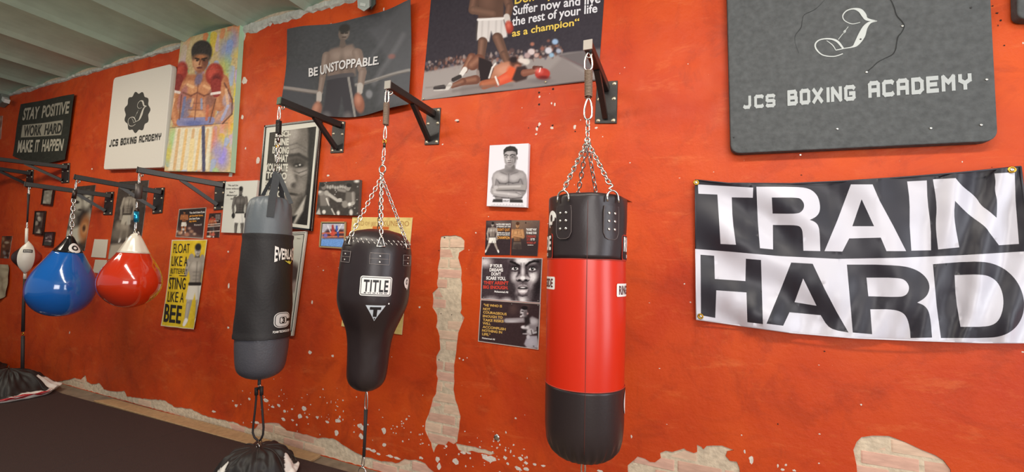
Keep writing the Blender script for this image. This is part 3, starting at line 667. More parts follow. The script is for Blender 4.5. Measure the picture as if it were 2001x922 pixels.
# ---------------------------------------------------------------- the bowling-pin shaped bag
def title_bag():
    A = T2; B = at(714, 765, A); b = Bag(A, B)
    r = thing('angle_heavy_bag', 'black leather bag wide above and narrow below, hung on three chains', 'punching bag', A, 'bags hanging from wall brackets')
    for y, hw in ((449,22),(452,40),(458,52),(468,62),(482,67.5),(500,69.5),(540,71),(575,71),(592,69.5),(610,63),(625,56),(642,48),(660,44),(680,42),(700,41),(730,40),(742,37.5),(752,31),(760,19),(764,5)):
        t = b.t_of(y); b.prof.append((t, b.rad_px(hw, t)))
    b.smooth(2); te = b.prof[-1][0]; t0 = b.prof[0][0]
    def wr(a, t):
        tn = b.t_of(640); return .0035*math.sin(7*a+t*3)*math.exp(-((t-tn)/.07)**2)+.0022*math.sin(11*a+t*15)*math.exp(-((t-b.t_of(470))/.05)**2)+.0012*noise.noise(Vector((a*3, t*14, 0)))
    b.body('body', M_LEATHER, r, [t0+(te-t0)*k/70 for k in range(71)], n=88, wr=wr)
    # laced rim
    m_l = ink('d8d2ca', .4)
    for k in range(34):
        a = -1.35+2.7*k/33; yy = 466+(5 if k % 2 else 0)
        t = b.t_of(yy)+.012*math.cos(a); mb = MB(); P = b.P(a, t, .001); mb.tube([P, b.P(a+.028, t+.004, .003), b.P(a+.05, t+.010, .001)], .0022, 5); mb.build('lace_stitch', m_l, r, True)
    att = []; z = lambda x, y: at(x, y, A)
    for px, py, w_, a_ in ((680,503,.086,None),(742,503,.105,None),(796,504,.086,None)):
        t_ = b.t_front(503); th_ = b.th(px, t_) if px != 796 else b.th(791, t_)+.08; rr = b.r(t_); hh = .068
        V, F = face([(0, .18), (.2, .14), (.28, 0), (.72, 0), (.8, .14), (1, .18), (1, 1), (0, 1)]); pt = mesh('hanger_patch', [b.P(th_+(x-.5)*w_/rr, t_+(y-.5)*hh*1.1, .003) for x, y in V], F, M_LEATHER, r)
        for ln in ([(0, .18), (1, .18), (1, 1), (0, 1)], ):
            mb = MB(); pp = []
            for i in range(4):
                x0, y0 = ln[i]; x1, y1 = ln[(i+1) % 4]; pp += [(x0+(x1-x0)*k/5, y0+(y1-y0)*k/5) for k in range(5)]
            mb.tube([b.P(th_+(x-.5)*w_/rr, t_+(y-.5)*hh*1.1, .0034) for x, y in pp], .0013, 5, closed=True); mb.tube([b.P(th_+(k/6-.5)*w_/rr, t_+.1*hh, .0034) for k in range(7)], .001, 5); mb.build('stitching', M_STITCH, pt, True)
        for yy in (-.12, .36):
            P = b.P(th_, t_+yy*hh, .003); mb = MB(); mb.disc(P, b.F*math.cos(th_)+b.R*math.sin(th_), .0055, .004, 10); mb.build('rivet', M_RIVET, pt, True)
        N = b.F*math.cos(th_)+b.R*math.sin(th_); S_ = N.cross(b.d); t2 = b.t_front(481); C0 = b.P(th_, t2, .006)
        tp = b.P(th_, b.t_front(464), .008)
        mb = MB(); mb.tube([C0+S_*.024, C0+S_*.018-b.d*.006, tp+S_*.008, tp-b.d*.002, tp-S_*.008, C0-S_*.018-b.d*.006, C0-S_*.024], .0036, 8, closed=True); mb.build('d_ring', M_CHROME, r, True); att.append(tp)
    # labels
    def lay(V, F, m, nm, px, py, w_, h_, l): b.decal(r, nm, V, F, m, px, py, w_, h_, l, shear=-.0)
    X, Y, w_, h_ = 735, 559, .172, .108
    for i, (k, m) in enumerate(((0, M_WHITE), (.05, M_INK), (.085, M_WHITE))):
        V, F = face(rrect(k*.62, k, 1-k*.62, 1-k, .13-k, ax=.62)); lay(V, F, m, ['label', 'label_border', 'label_field'][i], X, Y, w_, h_, .002+.0006*i)
    V, F = tx('TITLE', .12, .2, .88, .77, .028, 1.1); V, F = sub(V, F, 2); lay(V, F, M_INK, 'label_lettering', X, Y, w_, h_, .0042)
    V, F = tx('BOXING', .15, .82, .85, .875, .04, 1.6); lay(V, F, M_INK, 'label_lettering', X, Y, w_, h_, .0042)
    V, F = face([(0, 0), (1, 0), (.5, 1)]); lay(V, F, ink('c9d0d6', .4), 'triangle_emblem', 733, 612, .1, .09, .002)
    V, F = sub([(.22, .1), (.5, .1), (.78, .1), (.78, .27), (.5, .27), (.22, .27), (.4, .26), (.6, .26), (.6, .72), (.4, .72)], [(0, 1, 4, 5), (1, 2, 3, 4), (6, 7, 8, 9)], 3); lay(V, F, M_INK, 'emblem_letter', 733, 612, .1, .09, .0045)
    V, F = face([(.455, .8), (.545, .8), (.5, .94)]); lay(V, F, M_INK, 'emblem_point', 733, 612, .1, .09, .0045)
    V, F = face(circ(.5, .5, .5, .5, 12)); b.decal(r, 'trade_dot', V, F, M_WHITE, 758, 593, .009, .009, .002)
    tz = b.t_front(553); tz_ = b.th(793, tz)-.02
    V, F = face(circ(.5, .36, .5, .36)); b.decal(r, 'round_label', V, F, M_WHITE, 0, 554, .055, .078, .002, th=tz_)
    V, F = face([(.1, .6), (.95, .6), (.8, .85), (.62, .98), (.6, .86), (.3, .78)]); b.decal(r, 'round_label', V, F, M_WHITE, 0, 554, .055, .078, .0021, th=tz_)
    V, F = face(circ(.5, .36, .2, .2)); b.decal(r, 'label_emblem', V, F, M_INK, 0, 554, .055, .078, .0028, th=tz_)
    V, F = face(circ(.5, .36, .09, .12)); b.decal(r, 'label_emblem', V, F, M_WHITE, 0, 554, .055, .078, .0034, th=tz_)
    # hardware
    carabiner(r, z(757,172), z(756,203), .017, .0045); spring(r, z(755.5,202), z(754,244), .0165, 22); carabiner(r, z(753.5,245), z(752,274), .013, .004)
    ring(r, z(751.7,277), .012, .0045, name='brass_ring', m=mat('brass', 'c79a3a', .3, metal=1)); rod(r, [z(751.5,279), z(751,288)], .008, 'swivel', mat('dark_steel', '4a403c', .4, metal=.8))
    carabiner(r, z(751,286), z(749.5,308), .013, .0036); chain(r, z(749.5,307), z(748,322), .03, .0034, .009); ring(r, z(747.5,331), .024, .005)
    J = z(746, 345); carabiner(r, z(746.5,337), J, .011, .0055, 'shackle')
    for P in att: chain(r, J, P, .034, .0033, .0095)
    chain(r, J, b.P(math.pi, b.t_of(462)), .034, .0033, .0095)
    e = b.A+b.d*te
    carabiner(r, z(716.5,762), z(715,802), .012, .0036); rod(r, [z(715,800), z(713,850), z(711,892)], [.011, .009, .009], 'strap', mat('black_webbing', '221d1d', .8)); carabiner(r, z(710.5,890), z(709,912), .011, .004)
    P = z(708, 922); ring(r, P, .026, .0045, name='floor_ring'); 
    rod(r, [P-Vector((0, 0, .026)), Vector((P.x, P.y, .02))], .006, 'floor_bolt', M_BLACK)
    mb = MB(); mb.disc((P.x, P.y, 0), (0, 0, 1), .045, .022, 16); mb.build('floor_plate', M_BLACK, r)
title_bag()
# ---------------------------------------------------------------- the grey and black foam bag
def foam_bag():
    A = T1; B = at(508, 742, A); b = Bag(at(540, 200, A), B)
    r = thing('foam_heavy_bag', 'grey heavy bag in a black wrap cover, hung by dark webbing straps', 'punching bag', A, 'bags hanging from wall brackets')
    GB = mat('grey_bag_vinyl', '5b6166', .42, bump=.12, scale=70); LG = mat('grey_bag_lower', '4b4a50', .4, bump=.15, scale=90)
    for y, hw in ((386,25),(389,34),(394,39),(403,42.5),(420,45),(440,47),(456,47.5),(500,49.5),(560,52.5),(610,54),(650,54.5),(663,54.5),(690,53),(708,51),(722,47),(731,38),(737,24),(741,6)):
        t = b.t_of(y); b.prof.append((t, b.rad_px(hw, t)))
    b.smooth(2); t0 = b.prof[0][0]; te = b.prof[-1][0]; ta = b.t_front(456); tb = b.t_front(664)
    def gather(a, t): k = max(0, 1-(t-t0)/.16); return k*(.009*math.sin(a*7+1)+.005*math.sin(a*16+t*8))*min(1, (t-t0)/.02)
    b.body('top_shell', GB, r, [t0+(ta+.03-t0)*k/26 for k in range(27)], n=96, wr=gather)
    b.body('bottom_shell', LG, r, [tb-.03+(te-tb+.03)*k/26 for k in range(27)], n=80, wr=lambda a, t: .0015*noise.noise(Vector((a*3, t*10, 0))))
    WR = mat('black_wrap_cover', '1e1a1b', .62, bump=.15, scale=60)
    def wv(a, t): return .004+.002*math.sin(3*a+t*16)+.0015*math.sin(a*5-t*22)+(.004 if t < ta+.02 or t > tb-.02 else 0)
    b.body('wrap_cover', WR, r, [ta+(tb-ta)*k/40 for k in range(41)], n=80, wr=wv, lift=.002, capb=False)
    b.body('cover_hem', WR, r, [tb-.012, tb-.006, tb+.002, tb+.002], n=80, wr=lambda a, t: wv(a, tb), lift=.001, capb=False)
    # prints on the cover
    t_ = b.t_front(496); th_ = b.th(559, t_); L = .0125
    # bowed letters: tall at the sides, short in the middle
    V, F = tx('EVERLAST', 0, 0, 1, 1, .03)
    V = [(x, (.5+(y-.5)*(.62+1.5*(x-.5)**2)) if True else y) for x, y in V]; V, F = sub(V, F, 1)
    b.decal(r, 'cover_lettering', V, F, M_WHITE, 0, 495, .17, .1, L, th=th_-.03, shear=-.005)
    V, F = face([(0, .12), (.4, .35), (.52, .1), (.72, .42), (1, .02), (.72, 1), (.5, .55), (.42, .75)]); b.decal(r, 'cover_emblem', V, F, ink('d9cf52', .5), 0, 511, .068, .028, L, th=th_+.04)
    t2 = b.t_front(628); h2 = b.th(549, t2)
    for i, (k, m) in enumerate(((0, ink('d4d2d0')), (.05, M_INK), (.09, ink('c9c7c6')))):
        V, F = face(rrect(k, k, 1-k, 1-k, .34-k)); b.decal(r, 'logo_ring', V, F, m, 0, 627, .115, .1, L+.0006*i, th=h2)
    V, F = face(rrect(.3, .3, .74, .74, .1)); b.decal(r, 'logo_centre', V, F, M_INK, 0, 627, .115, .1, L+.002, th=h2)
    V, F = face(rrect(.34, .34, .7, .7, .08)); b.decal(r, 'logo_centre', V, F, ink('d4d2d0'), 0, 627, .115, .1, L+.0026, th=h2)
    V, F = face([(.7, .43), (1, .43), (1, .61), (.7, .61)]); b.decal(r, 'logo_bar', V, F, M_INK, 0, 627, .115, .1, L+.002, th=h2)
    V, F = tx('3', .42, .36, .62, .68, .05); b.decal(r, 'logo_lettering', V, F, M_INK, 0, 627, .115, .1, L+.0032, th=h2)
    V, F = tx('FOAM TECHNOLOGY', 0, 0, 1, 1, .03); V, F = sub(V, F, 1); b.decal(r, 'cover_lettering', V, F, M_WHITE, 0, 650, .125, .014, L, th=h2+.02)
    # straps
    z = lambda x, y, o=0: W(x, y, OFF+o); WB = mat('dark_grey_webbing', '35373a', .75, bump=.3, scale=200)
    top = z(541, 336)
    def strap(pts, w_, nm='strap'):
        mb = MB()
        v = []
        for i, P in enumerate(pts):
            t = (pts[min(i+1, len(pts)-1)]-pts[max(i-1, 0)]).normalized(); v0 = (CAM-P).normalized(); s_ = t.cross(v0).normalized(); n_ = s_.cross(t)
            v += [P+s_*w_/2+n_*.0015, P-s_*w_/2+n_*.0015, P-s_*w_/2-n_*.0015, P+s_*w_/2-n_*.0015]
        f = [(0, 1, 2, 3)]+[(4*i+a, 4*i+4+a, 4*i+4+(a+1) % 4, 4*i+(a+1) % 4) for i in range(len(pts)-1) for a in range(4)]+[tuple(4*len(pts)-4+a for a in (3, 2, 1, 0))]
        mb.add(v, f); mb.build(nm, WB, r)
    tt = lambda y: b.t_front(y)
    thf = b.th(530, tt(405))
    strap([top, z(539, 352, .03), b.P(thf, tt(392), .012), b.P(thf, tt(400), .006), b.P(thf-.02, tt(412), .005), b.P(thf-.03, tt(424), .005)], .045)
    strap([top, z(524, 362), z(507, 394)], .022); strap([top+Vector((.008, 0, 0)), z(556, 366), z(569, 398)], .026); strap([top, W(549, 360, OFF-.05), W(552, 392, OFF-.1)], .03)
    ring(r, z(541, 331), .03, .004); carabiner(r, z(546,207), z(545,236), .015, .004); spring(r, z(545,236), z(544,262), .0165, 14, '2b2725')
    chain(r, z(544,262), z(541.5,318), .034, .0036, .01); ring(r, z(542.5,285), .012, .0045, name='brass_ring', m=mat('brass', 'c79a3a', .3, metal=1))
    rod(r, [z(543.5,268), z(543,278)], .011, 'swivel', mat('dark_steel', '4a403c', .4, metal=.8))
    # cord loop below
    CB = mat('black_cord', '1e1718', .7); P0 = z(507, 741)
    rod(r, [P0, z(506.5,752)], .01, 'bottom_tab', WB); ring(r, z(506.5,753), .009, .003); mb = MB()
    lp = [(506,757),(501,764),(500.5,780),(498,805),(495,830),(494,845),(497,854),(503,860),(507,861),(511,856),(514,848),(515,835),(513,808),(511,780),(510,764)]
    mb.tube([z(*p) for p in lp], .0068, 8, closed=True); mb.build('cord_loop', CB, r, True)
    for a_, b_ in (((501,757),(501,772)), ((511,755),(511,772))): rod(r, [z(*a_), z(*b_)], .0115, 'cord_sleeve', CB)
    chain(r, z(507.5,860), z(509.5,871), .03, .0035, .009, mat('rusty_chain', '5a4030', .6, metal=.6))
foam_bag()
# ---------------------------------------------------------------- water bags
def water_bag(T, prof, cone_t, bot, col, cone, label, name='water_bag'):
    A = T; B = at(*bot, A); b = Bag(A, B); r = thing(name, label, 'punching bag', A, 'teardrop water bags')
    for y, hw in prof: t = b.t_of(y); b.prof.append((t, b.rad_px(hw, t)))
    b.smooth(3); t0 = b.prof[0][0]; te = b.prof[-1][0]; tc = b.t_front(cone_t)
    b.body('cone', mat('glossy_vinyl', cone, .16, coat=.6), r, [t0+(tc-t0)*k/10 for k in range(11)], wr=lambda a, t: .004*math.sin(a*6)*(t-t0)/(tc-t0), capb=True)
    b.body('bladder', mat('glossy_vinyl', col, .12, coat=1, spec=.6), r, [tc+(te-tc)*k/40 for k in range(41)], n=72, lift=-.002, wr=lambda a, t: .004*math.sin(a*6)*max(0, 1-(t-tc)/.1))
    mb = MB(); mb.tube([b.P(2*math.pi*k/48, tc, .0005+.004*math.sin(2*math.pi*k/48*6)) for k in range(48)], .0025, 6, closed=True); mb.build('seam', mat('glossy_vinyl', cone, .16, coat=.6), r, True)
    return b, r
# blue
b, r = water_bag(TB, ((460,3),(462,7),(468,11),(480,20),(493,32),(510,45),(530,61),(548,71),(566,74),(582,71),(597,60),(608,45),(615,27),(618,6)), 493, (112, 618), '1260b4', '181416', 'glossy blue teardrop water bag with a black cone top')
t_ = b.t_front(484); th_ = b.th(146, t_)
for i, (k, m) in enumerate(((.5, M_WHITE), (.27, M_INK), (.13, M_WHITE))):
    V, F = face(circ(.5, .5, k, k)); mesh('round_label', [b.P(th_+(x-.5)*.085/b.r(t_), t_+(y-.5)*.085, .004+.001*i) for x, y in V], F, m, r)
z = lambda x, y: at(x, y, TB)
carabiner(r, z(150,350), z(147,372), .014, .005); rod(r, [z(147,371), z(144,388)], .017, 'swivel', mat('dark_steel', '4a403c', .4, metal=.8)); chain(r, z(144,388), z(140,450), .05, .005, .013); carabiner(r, z(140,446), z(137,464), .018, .005)
# red
b, r = water_bag(T0, ((455,4),(458,9),(466,15),(480,24),(495,33),(510,47),(528,60),(545,66.5),(556,67),(570,63),(585,50),(595,34),(600,18),(602,4)), 494, (249, 602), 'c8300f', 'e4dccb', 'glossy red teardrop water bag with a white cone top')
z = lambda x, y: at(x, y, T0)
carabiner(r, z(272,338), z(272,360), .013, .005); rod(r, [z(272,360), z(270,388)], .026, 'swivel_sleeve', mat('dark_steel', '5a524e', .5, metal=.5)); carabiner(r, z(268,394), z(267,408), .009, .004)
rod(r, [z(267.5,408), z(267,414)], .017, 'swivel', mat('dark_steel', '4a403c', .4, metal=.8)); rod(r, [z(267,414), z(266.5,434)], [.02, .018], 'blue_swivel', mat('blue_anodised_metal', '2fa8dc', .2, metal=.8))
carabiner(r, z(266,430), z(264,452), .013, .005); ring(r, z(263,454), .014, .005); ring(r, z(270,456), .012, .004)
# ---------------------------------------------------------------- double-end ball
def double_end():
    A = TE; z = lambda x, y: at(x, y, A); C = z(52.5, 503); dep = (C-CAM).length
    r = thing('double_end_ball', 'small red, black and white ball held between two cords', 'punching ball', A)
    b = Bag(C+Vector((0, 0, .3)), C-Vector((0, 0, .3))); R = b.rad_px(31, .3); H = abs((z(52.5,471)-z(52.5,536)).z)/2
    V = []; n = 48; rows = 20; cs = {}
    for i in range(rows+1):
        f = math.pi*i/rows
        for k in range(n): a = 2*math.pi*k/n; V.append(C+Vector((0, 0, H*math.cos(f)*(1-.36*math.sin(a)**2)))+(b.F*math.cos(a)*.8+b.R*math.sin(a))*R*math.sin(f)**(.9+.5*math.sin(a)**2))
    sets = {'white_panel': [], 'black_panel': [], 'red_panel': []}
    for i in range(rows):
        for k in range(n):
            a = (2*math.pi*(k+.5)/n+math.pi) % (2*math.pi)-math.pi
            s_ = 'white_panel' if abs(a+.08) < .62 or abs(a) > 2.6 else ('red_panel' if a > 0 else 'black_panel')
            sets[s_].append((i*n+k, i*n+(k+1) % n, (i+1)*n+(k+1) % n, (i+1)*n+k))
    for s_, c in (('white_panel', 'cfc8bc'), ('black_panel', '2c1a18'), ('red_panel', '9a2c1c')): mesh(s_, V, sets[s_], mat('ball_leather', c, .35), r, True)
    # label and straps
    def q(x, y, l=.004):
        f = math.acos(max(-.97, min(.97, -(y-503)/32.5))); a = math.asin(max(-1, min(1, (x-52.5)/(31*math.sin(f)**.9)))); return C+Vector((0, 0, H*math.cos(f)*(1-.36*math.sin(a)**2)))+(b.F*math.cos(a)*.8+b.R*math.sin(a))*(R*math.sin(f)**(.9+.5*math.sin(a)**2)+l)
    mesh('label', [q(x, y) for x in (44, 48.5, 53, 58, 62) for y in (487, 493)], [(2*i, 2*i+1, 2*i+3, 2*i+2) for i in range(4)], M_INK, r)
    V_, F_ = tx('BOXING', 0, 0, 1, 1, .02); mesh('label_lettering', [q(46+14*x, 488.4+3.2*y, .006) for x, y in V_], F_, ink('b8b2a8'), r)
    w_ = ink('d6d0c4'); rod(r, [z(52.5,446), z(51.5,475)], .012, 'top_strap', w_); rod(r, [z(50,528), z(48.5,545)], .013, 'bottom_strap', w_)
    carabiner(r, z(53,432), z(52.7,447), .014, .004)
    mb = MB(); mb.tube([q(38,474), q(45,470), q(52,472), q(60,470), q(68,474), q(72,473)], .008, 6); mb.build('white_rim', w_, r, True)
    CB = mat('black_cord', '1e1718', .7); rod(r, [z(56,378), z(55,400), z(53.4,434)], [.012, .008, .007], 'top_cord', CB); carabiner(r, z(57,362), z(56,382), .014, .005)
    rod(r, [z(48.5,545), z(46,600), z(45,648)], [.012, .013, .014], 'bottom_cord', CB); ring(r, z(45,652), .012, .004, m=mat('brass', 'c79a3a', .3, metal=1)); rod(r, [z(45,656), z(44.5,690), z(44,720)], [.014, .014, .014], 'lower_strap', CB)
double_end()
# ================================================================ floor anchor bags
def anchor(label, T, top_px, R, seed, squash=1.0, letters=None, chain_=True, Cc_=None, plain=False, lw=.34, la=1.32):
    C = Vector((T.x, T.y, .02)) if Cc_ is None else Cc_
    d = ray(*top_px); s_ = ((C.x-CAM.x)*d.x+(C.y-CAM.y)*d.y)/(d.x**2+d.y**2); Hh = (CAM+d*s_).z-.02
    r = thing('anchor_bag', label, 'anchor bag', C, 'fabric floor anchor bags')
    v = CAM-C; v.z = 0; F_ = v.normalized(); R_ = F_.cross(Vector((0, 0, -1))).normalized()
    if R_.dot(RGT) < 0: R_ = -R_
    def surf(a, t, lift=0):
        e = min(1, t/.86)
        rr = .03+.97*(e**squash); zz = (1-e**1.5)**.9 if t < .86 else 0
        if t > .72: k = (t-.72)/.28; zz = max(0, zz*(1-k)+.0)+.16*math.sin(min(1, k)*math.pi)*.9; rr = min(rr, 1)+.06*math.sin(k*math.pi)-.05*k
        n1 = noise.noise(Vector((math.cos(a)*2.2+seed, math.sin(a)*2.2, t*.8))); n2 = noise.noise(Vector((math.cos(a)*6+seed, math.sin(a)*6, t*4)))
        fold = n1*.09+.035*math.cos(a*9+seed)*(1-t)*t*3+n2*.03; rr *= 1+fold*min(1, t*2)
        dr = F_*math.cos(a)+R_*math.sin(a); P = C+dr*(rr*R+lift)+Vector((0, 0, zz*Hh*(1+.5*n2*t)+lift*.6)); P.z = max(P.z, .021); return P
    n = 132; rows = 48; V = []; Cc = []; bl = np.array(lin('252120')); wh = np.array(lin('ded9d2'))
    for i in range(rows+1):
        t = i/rows
        for k in range(n):
            a = 2*math.pi*k/n; am = (a+math.pi) % (2*math.pi)-math.pi; V.append(surf(a, t))
            lob = 2 if plain else .80-lw*math.exp(-((abs(am)-la)/.3)**2)-.05*math.sin(am*6+seed)
            Cc.append(wh if lob < t < .985 else bl)
    fs = [(i*n+k, i*n+(k+1) % n, (i+1)*n+(k+1) % n, (i+1)*n+k) for i in range(rows) for k in range(n)]
    o = mesh('fabric_shell', V, fs, M_NYLON, r, True)
    at_ = o.data.color_attributes.new('Col', 'FLOAT_COLOR', 'POINT')
    at_.data.foreach_set('color', np.array([(*c, 1) for c in Cc], np.float32).reshape(-1))
    for a0 in (-2.6, -1.75, -.9, .0, .85, 1.7, 2.5):
        mb = MB(); mb.tube([surf(a0, .01+.76*k/24, .0015) for k in range(25)], .0022, 5); mb.build('panel_seam', ink('3d3836', .6), r, True)
    for a0, a1, txt in letters or ():
        Vt, Ft = tx(txt, 0, 0, 1, 1, .06); Vt, Ft = sub(Vt, Ft, 3)
        mesh('lettering', [surf(a0+(a1-a0)*x, .83+.12*y, .006) for x, y in Vt], Ft, ink('b0232c', .5), r)
    top = C+Vector((0, 0, Hh))
    if chain_: chain(r, top+Vector((0, 0, .028)), top-Vector((0, 0, .012)), .03, .0035, .009, mat('rusty_chain', '5a4030', .6, metal=.6))
    else: ring(r, top+Vector((0, 0, .004)), .014, .004)
    return C, r
M_NYLON = attr_mat('black_and_white_nylon', .55, .4)
anchor('black and white fabric anchor bag at the bottom edge, below the foam bag', T1, (510, 872), .25, 2, .42, [(-.75, .75, 'ROX')], lw=.42, la=1.2, chain_=False)
anchor('black fabric anchor bag with white and red lettered hem, below the double-end ball', TE, (44, 718), .36, 5, .85, [(-1.1, .95, 'ROX')])
anchor('black fabric anchor bag cut by the left picture edge, tallest', T1, (-42, 690), .36, 8, .6, chain_=False, plain=True, Cc_=FL(-62, 740, .02)+Vector((-.35, .0, 0)))
# ================================================================ pictures, posters and banners on the wall
def poster(name, label, cat, quad, th, bgc, paint, m=None, side='e8e2d8', step=1.3, group=None, off=.002):
    # thin sheet or thick canvas, printed picture as a part just in front
    o = slab(name, [W(x, y, off+th) for x, y in quad], th, mat('sheet_edge', side, .7)); tag(o, label, cat, group)
    if paint: grid('print', quad, off+th+.0006, paint, m or M_PRINT, o, step, bgc=bgc)
    o['o'] = off+th+.0014; return o
def ltx(o, txt, a, b, h, col, **k): return text(o, txt, a, b, h, col, o['o'], **k)
def pins(o, pts, col='8f8a84', r=.004):
    for x, y in pts: mb = MB(); mb.disc(W(x, y, o['o']), (0, -1, 0), r, .003, 8); mb.build('pin', mat('steel_pin', col, .35, metal=.7), o, True)
# ---- big dark foam mat with the academy name
def round_slab(name, quad, off, th, m, cr, parent=None):
    c = [W(x, y, off) for x, y in quad]; pts = []
    for i in range(4):
        p = c[i]; a = c[i-1]; b = c[(i+1) % 4]; da = (a-p).normalized(); db = (b-p).normalized(); r_ = cr[i]
        for k in range(7):
            t = k/6; q0 = p+da*r_; q1 = p+db*r_; pts.append((q0*(1-t)**2+p*2*t*(1-t)+q1*t*t) if r_ else p)
    n = len(pts); bk = [p+Vector((0, th, 0)) for p in pts]
    o = mesh(name, pts+bk, [tuple(range(n))[::-1], tuple(range(n, 2*n))]+[(i, (i+1) % n, n+(i+1) % n, n+i) for i in range(n)], m, parent); bevel(o, .006, 3); return o
M_FOAM = mat('worn_grey_foam_mat', '515354', .8, bump=.5, scale=35, var=.18, spec=.3)
def big_mat():
    o = round_slab('wall_mat', [(1419,-70),(1933,-70),(1951,275),(1428,300)], .052, .048, M_FOAM, [.05, .05, .05, .05]); tag(o, 'large dark grey foam wall mat with white academy lettering', 'mat'); o['o'] = .0535
    q = lambda x, y: (1400+x/2.794, y/2.794)
    words = [('JCS', (146,594), (322,583), 70), ('BOXING', (388,577), (760,546), 82), ('ACADEMY', (830,535), (1396,487), 88)]
    for t, a, b, h in words:
        # each word in squared techno capitals
        techno(o, t, q(*a), q(*b), h/2.794, 'a9adad', o['o'])
    V, F = strokes(J_STROKES); mesh('emblem', [W(*q(x, y), o['o']) for x, y in V], [f[::-1] for f in F], ink('b8bcba', .6), o)
    for st in ([(945,-8,3),(958,10,5),(972,45,6),(985,85,6),(1012,115,6),(1025,142,7),(1012,175,5),(992,200,6),(984,235,5),(978,270,6),(960,298,5),(920,318,3),(880,340,4),(850,368,4),(818,394,4)],
               [(590,0,1),(540,50,2),(480,80,2),(468,115,2),(462,150,3),(430,195,2),(432,240,1),(450,290,1)]):
        V, F = strokes([st]); mesh('scalloped_cut', [W(*q(x, y), o['o']) for x, y in V], [f[::-1] for f in F], ink('1d1e1f', .8), o)
    for x, y in ((1015,142),(1170,700),(1445,682),(1475,434),(660,704),(820,394),(458,846)):
        mb = MB(); mb.disc(W(*q(x, y), o['o']), (0, -1, 0), .005, .003, 8); mb.build('screw', M_RIVET, o, True)
    for x, y in ((1390,42),(95,750),(787,214)):
        mb = MB(); mb.disc(W(*q(x, y), o['o']), (0, -1, 0), .004, .001, 8); mb.build('screw_mark', M_INK, o, True)
# squared letters on a 5 x 7 field as stroke paths
TECH = {'J': [[(4,0),(4,5.6),(3.2,7),(.6,7),(0,6.6)]], 'C': [[(5,.4),(4.4,0),(.8,0),(0,.8),(0,6.2),(.8,7),(4.4,7),(5,6.6)]], 'S': [[(5,.4),(4.4,0),(.8,0),(0,.8),(0,3),(.5,3.5),(4.5,3.5),(5,4),(5,6.2),(4.2,7),(.6,7),(0,6.6)]],
 'B': [[(0,0),(4,0),(4.6,.8),(4.6,2.8),(4,3.5),(5,4.2),(5,6.2),(4.2,7),(0,7),(0,0)], [(0,3.5),(4,3.5)]], 'O': [[(.8,0),(4.2,0),(5,.8),(5,6.2),(4.2,7),(.8,7),(0,6.2),(0,.8),(.8,0)]], 'X': [[(0,0),(5,7)], [(5,0),(0,7)]], 'I': [[(2.5,0),(2.5,7)]],
 'N': [[(0,7),(0,0),(5,7),(5,0)]], 'G': [[(5,.6),(4.4,0),(.8,0),(0,.8),(0,6.2),(.8,7),(4.2,7),(5,6.2),(5,3.8),(2.8,3.8)]], 'A': [[(0,7),(0,.8),(.8,0),(4.2,0),(5,.8),(5,7)], [(0,4),(5,4)]],
 'D': [[(0,0),(3.6,0),(5,1.4),(5,5.6),(3.6,7),(0,7),(0,0)]], 'E': [[(5,0),(0,0),(0,7),(5,7)], [(0,3.5),(4.2,3.5)]], 'M': [[(0,7),(0,0),(2.5,3),(5,0),(5,7)]], 'Y': [[(0,0),(0,2.6),(2.5,4.2),(5,2.6),(5,0)], [(2.5,4.2),(2.5,7)]]}
def techno(parent, t, a, b, h, col, o, wt=1.85, disp=None):
    V = []; F = []; cuts_ = []; adv = []; x = 0
    for c in t: adv.append(x); x += (2.0 if c == 'I' else 6.3 if c != 'M' else 6.9)+1.5
    tot = x-1.5+.2
    for c, x0 in zip(t, adv):
        c0_ = len(V)
        for path in TECH[c]:
            P = [((p[0]*(1.08 if c == 'M' else 1)-(1.6 if c == 'I' else 0))*.93+x0+.9, p[1]*.78+.75) for p in path]
            for i in range(len(P)-1):
                (x1, y1), (x2, y2) = P[i], P[i+1]; dx, dy = x2-x1, y2-y1; L = math.hypot(dx, dy); ux, uy = dx/L, dy/L
                e = wt/2*.8; x1 -= ux*e; y1 -= uy*e; x2 += ux*e; y2 += uy*e; n = len(V)
                V += [(x1-uy*wt/2, y1+ux*wt/2), (x1+uy*wt/2, y1-ux*wt/2), (x2+uy*wt/2, y2-ux*wt/2), (x2-uy*wt/2, y2+ux*wt/2)]; F.append((n, n+1, n+2, n+3))
        cuts_.append((c0_, len(V)))
    A = W(*a, o); B = W(*b, o); H = (W(a[0], a[1]-h, o)-A).length; H2 = (W(b[0], b[1]-h, o)-B).length
    for c0, c1 in cuts_:
        vs = []
        for i, (x_, y_) in enumerate(V[c0:c1]):
            s_ = x_/tot; vs.append(A+(B-A)*s_+Vector((0, -.00012*(i//4 % 13), (H+(H2-H)*s_)*(1-y_/7))))
        mesh('letter', vs, [tuple(range(k, k+4)) for k in range(0, len(vs), 4)], ink(col, .6), parent)
big_mat()
# second dark mat at the top right corner
o = round_slab('wall_mat', [(1986,-90),(2100,-90),(2100,36),(1989,36)], .052, .048, M_FOAM, [.03, .03, .03, .03]); tag(o, 'corner of another dark foam mat at the top right picture corner', 'mat')
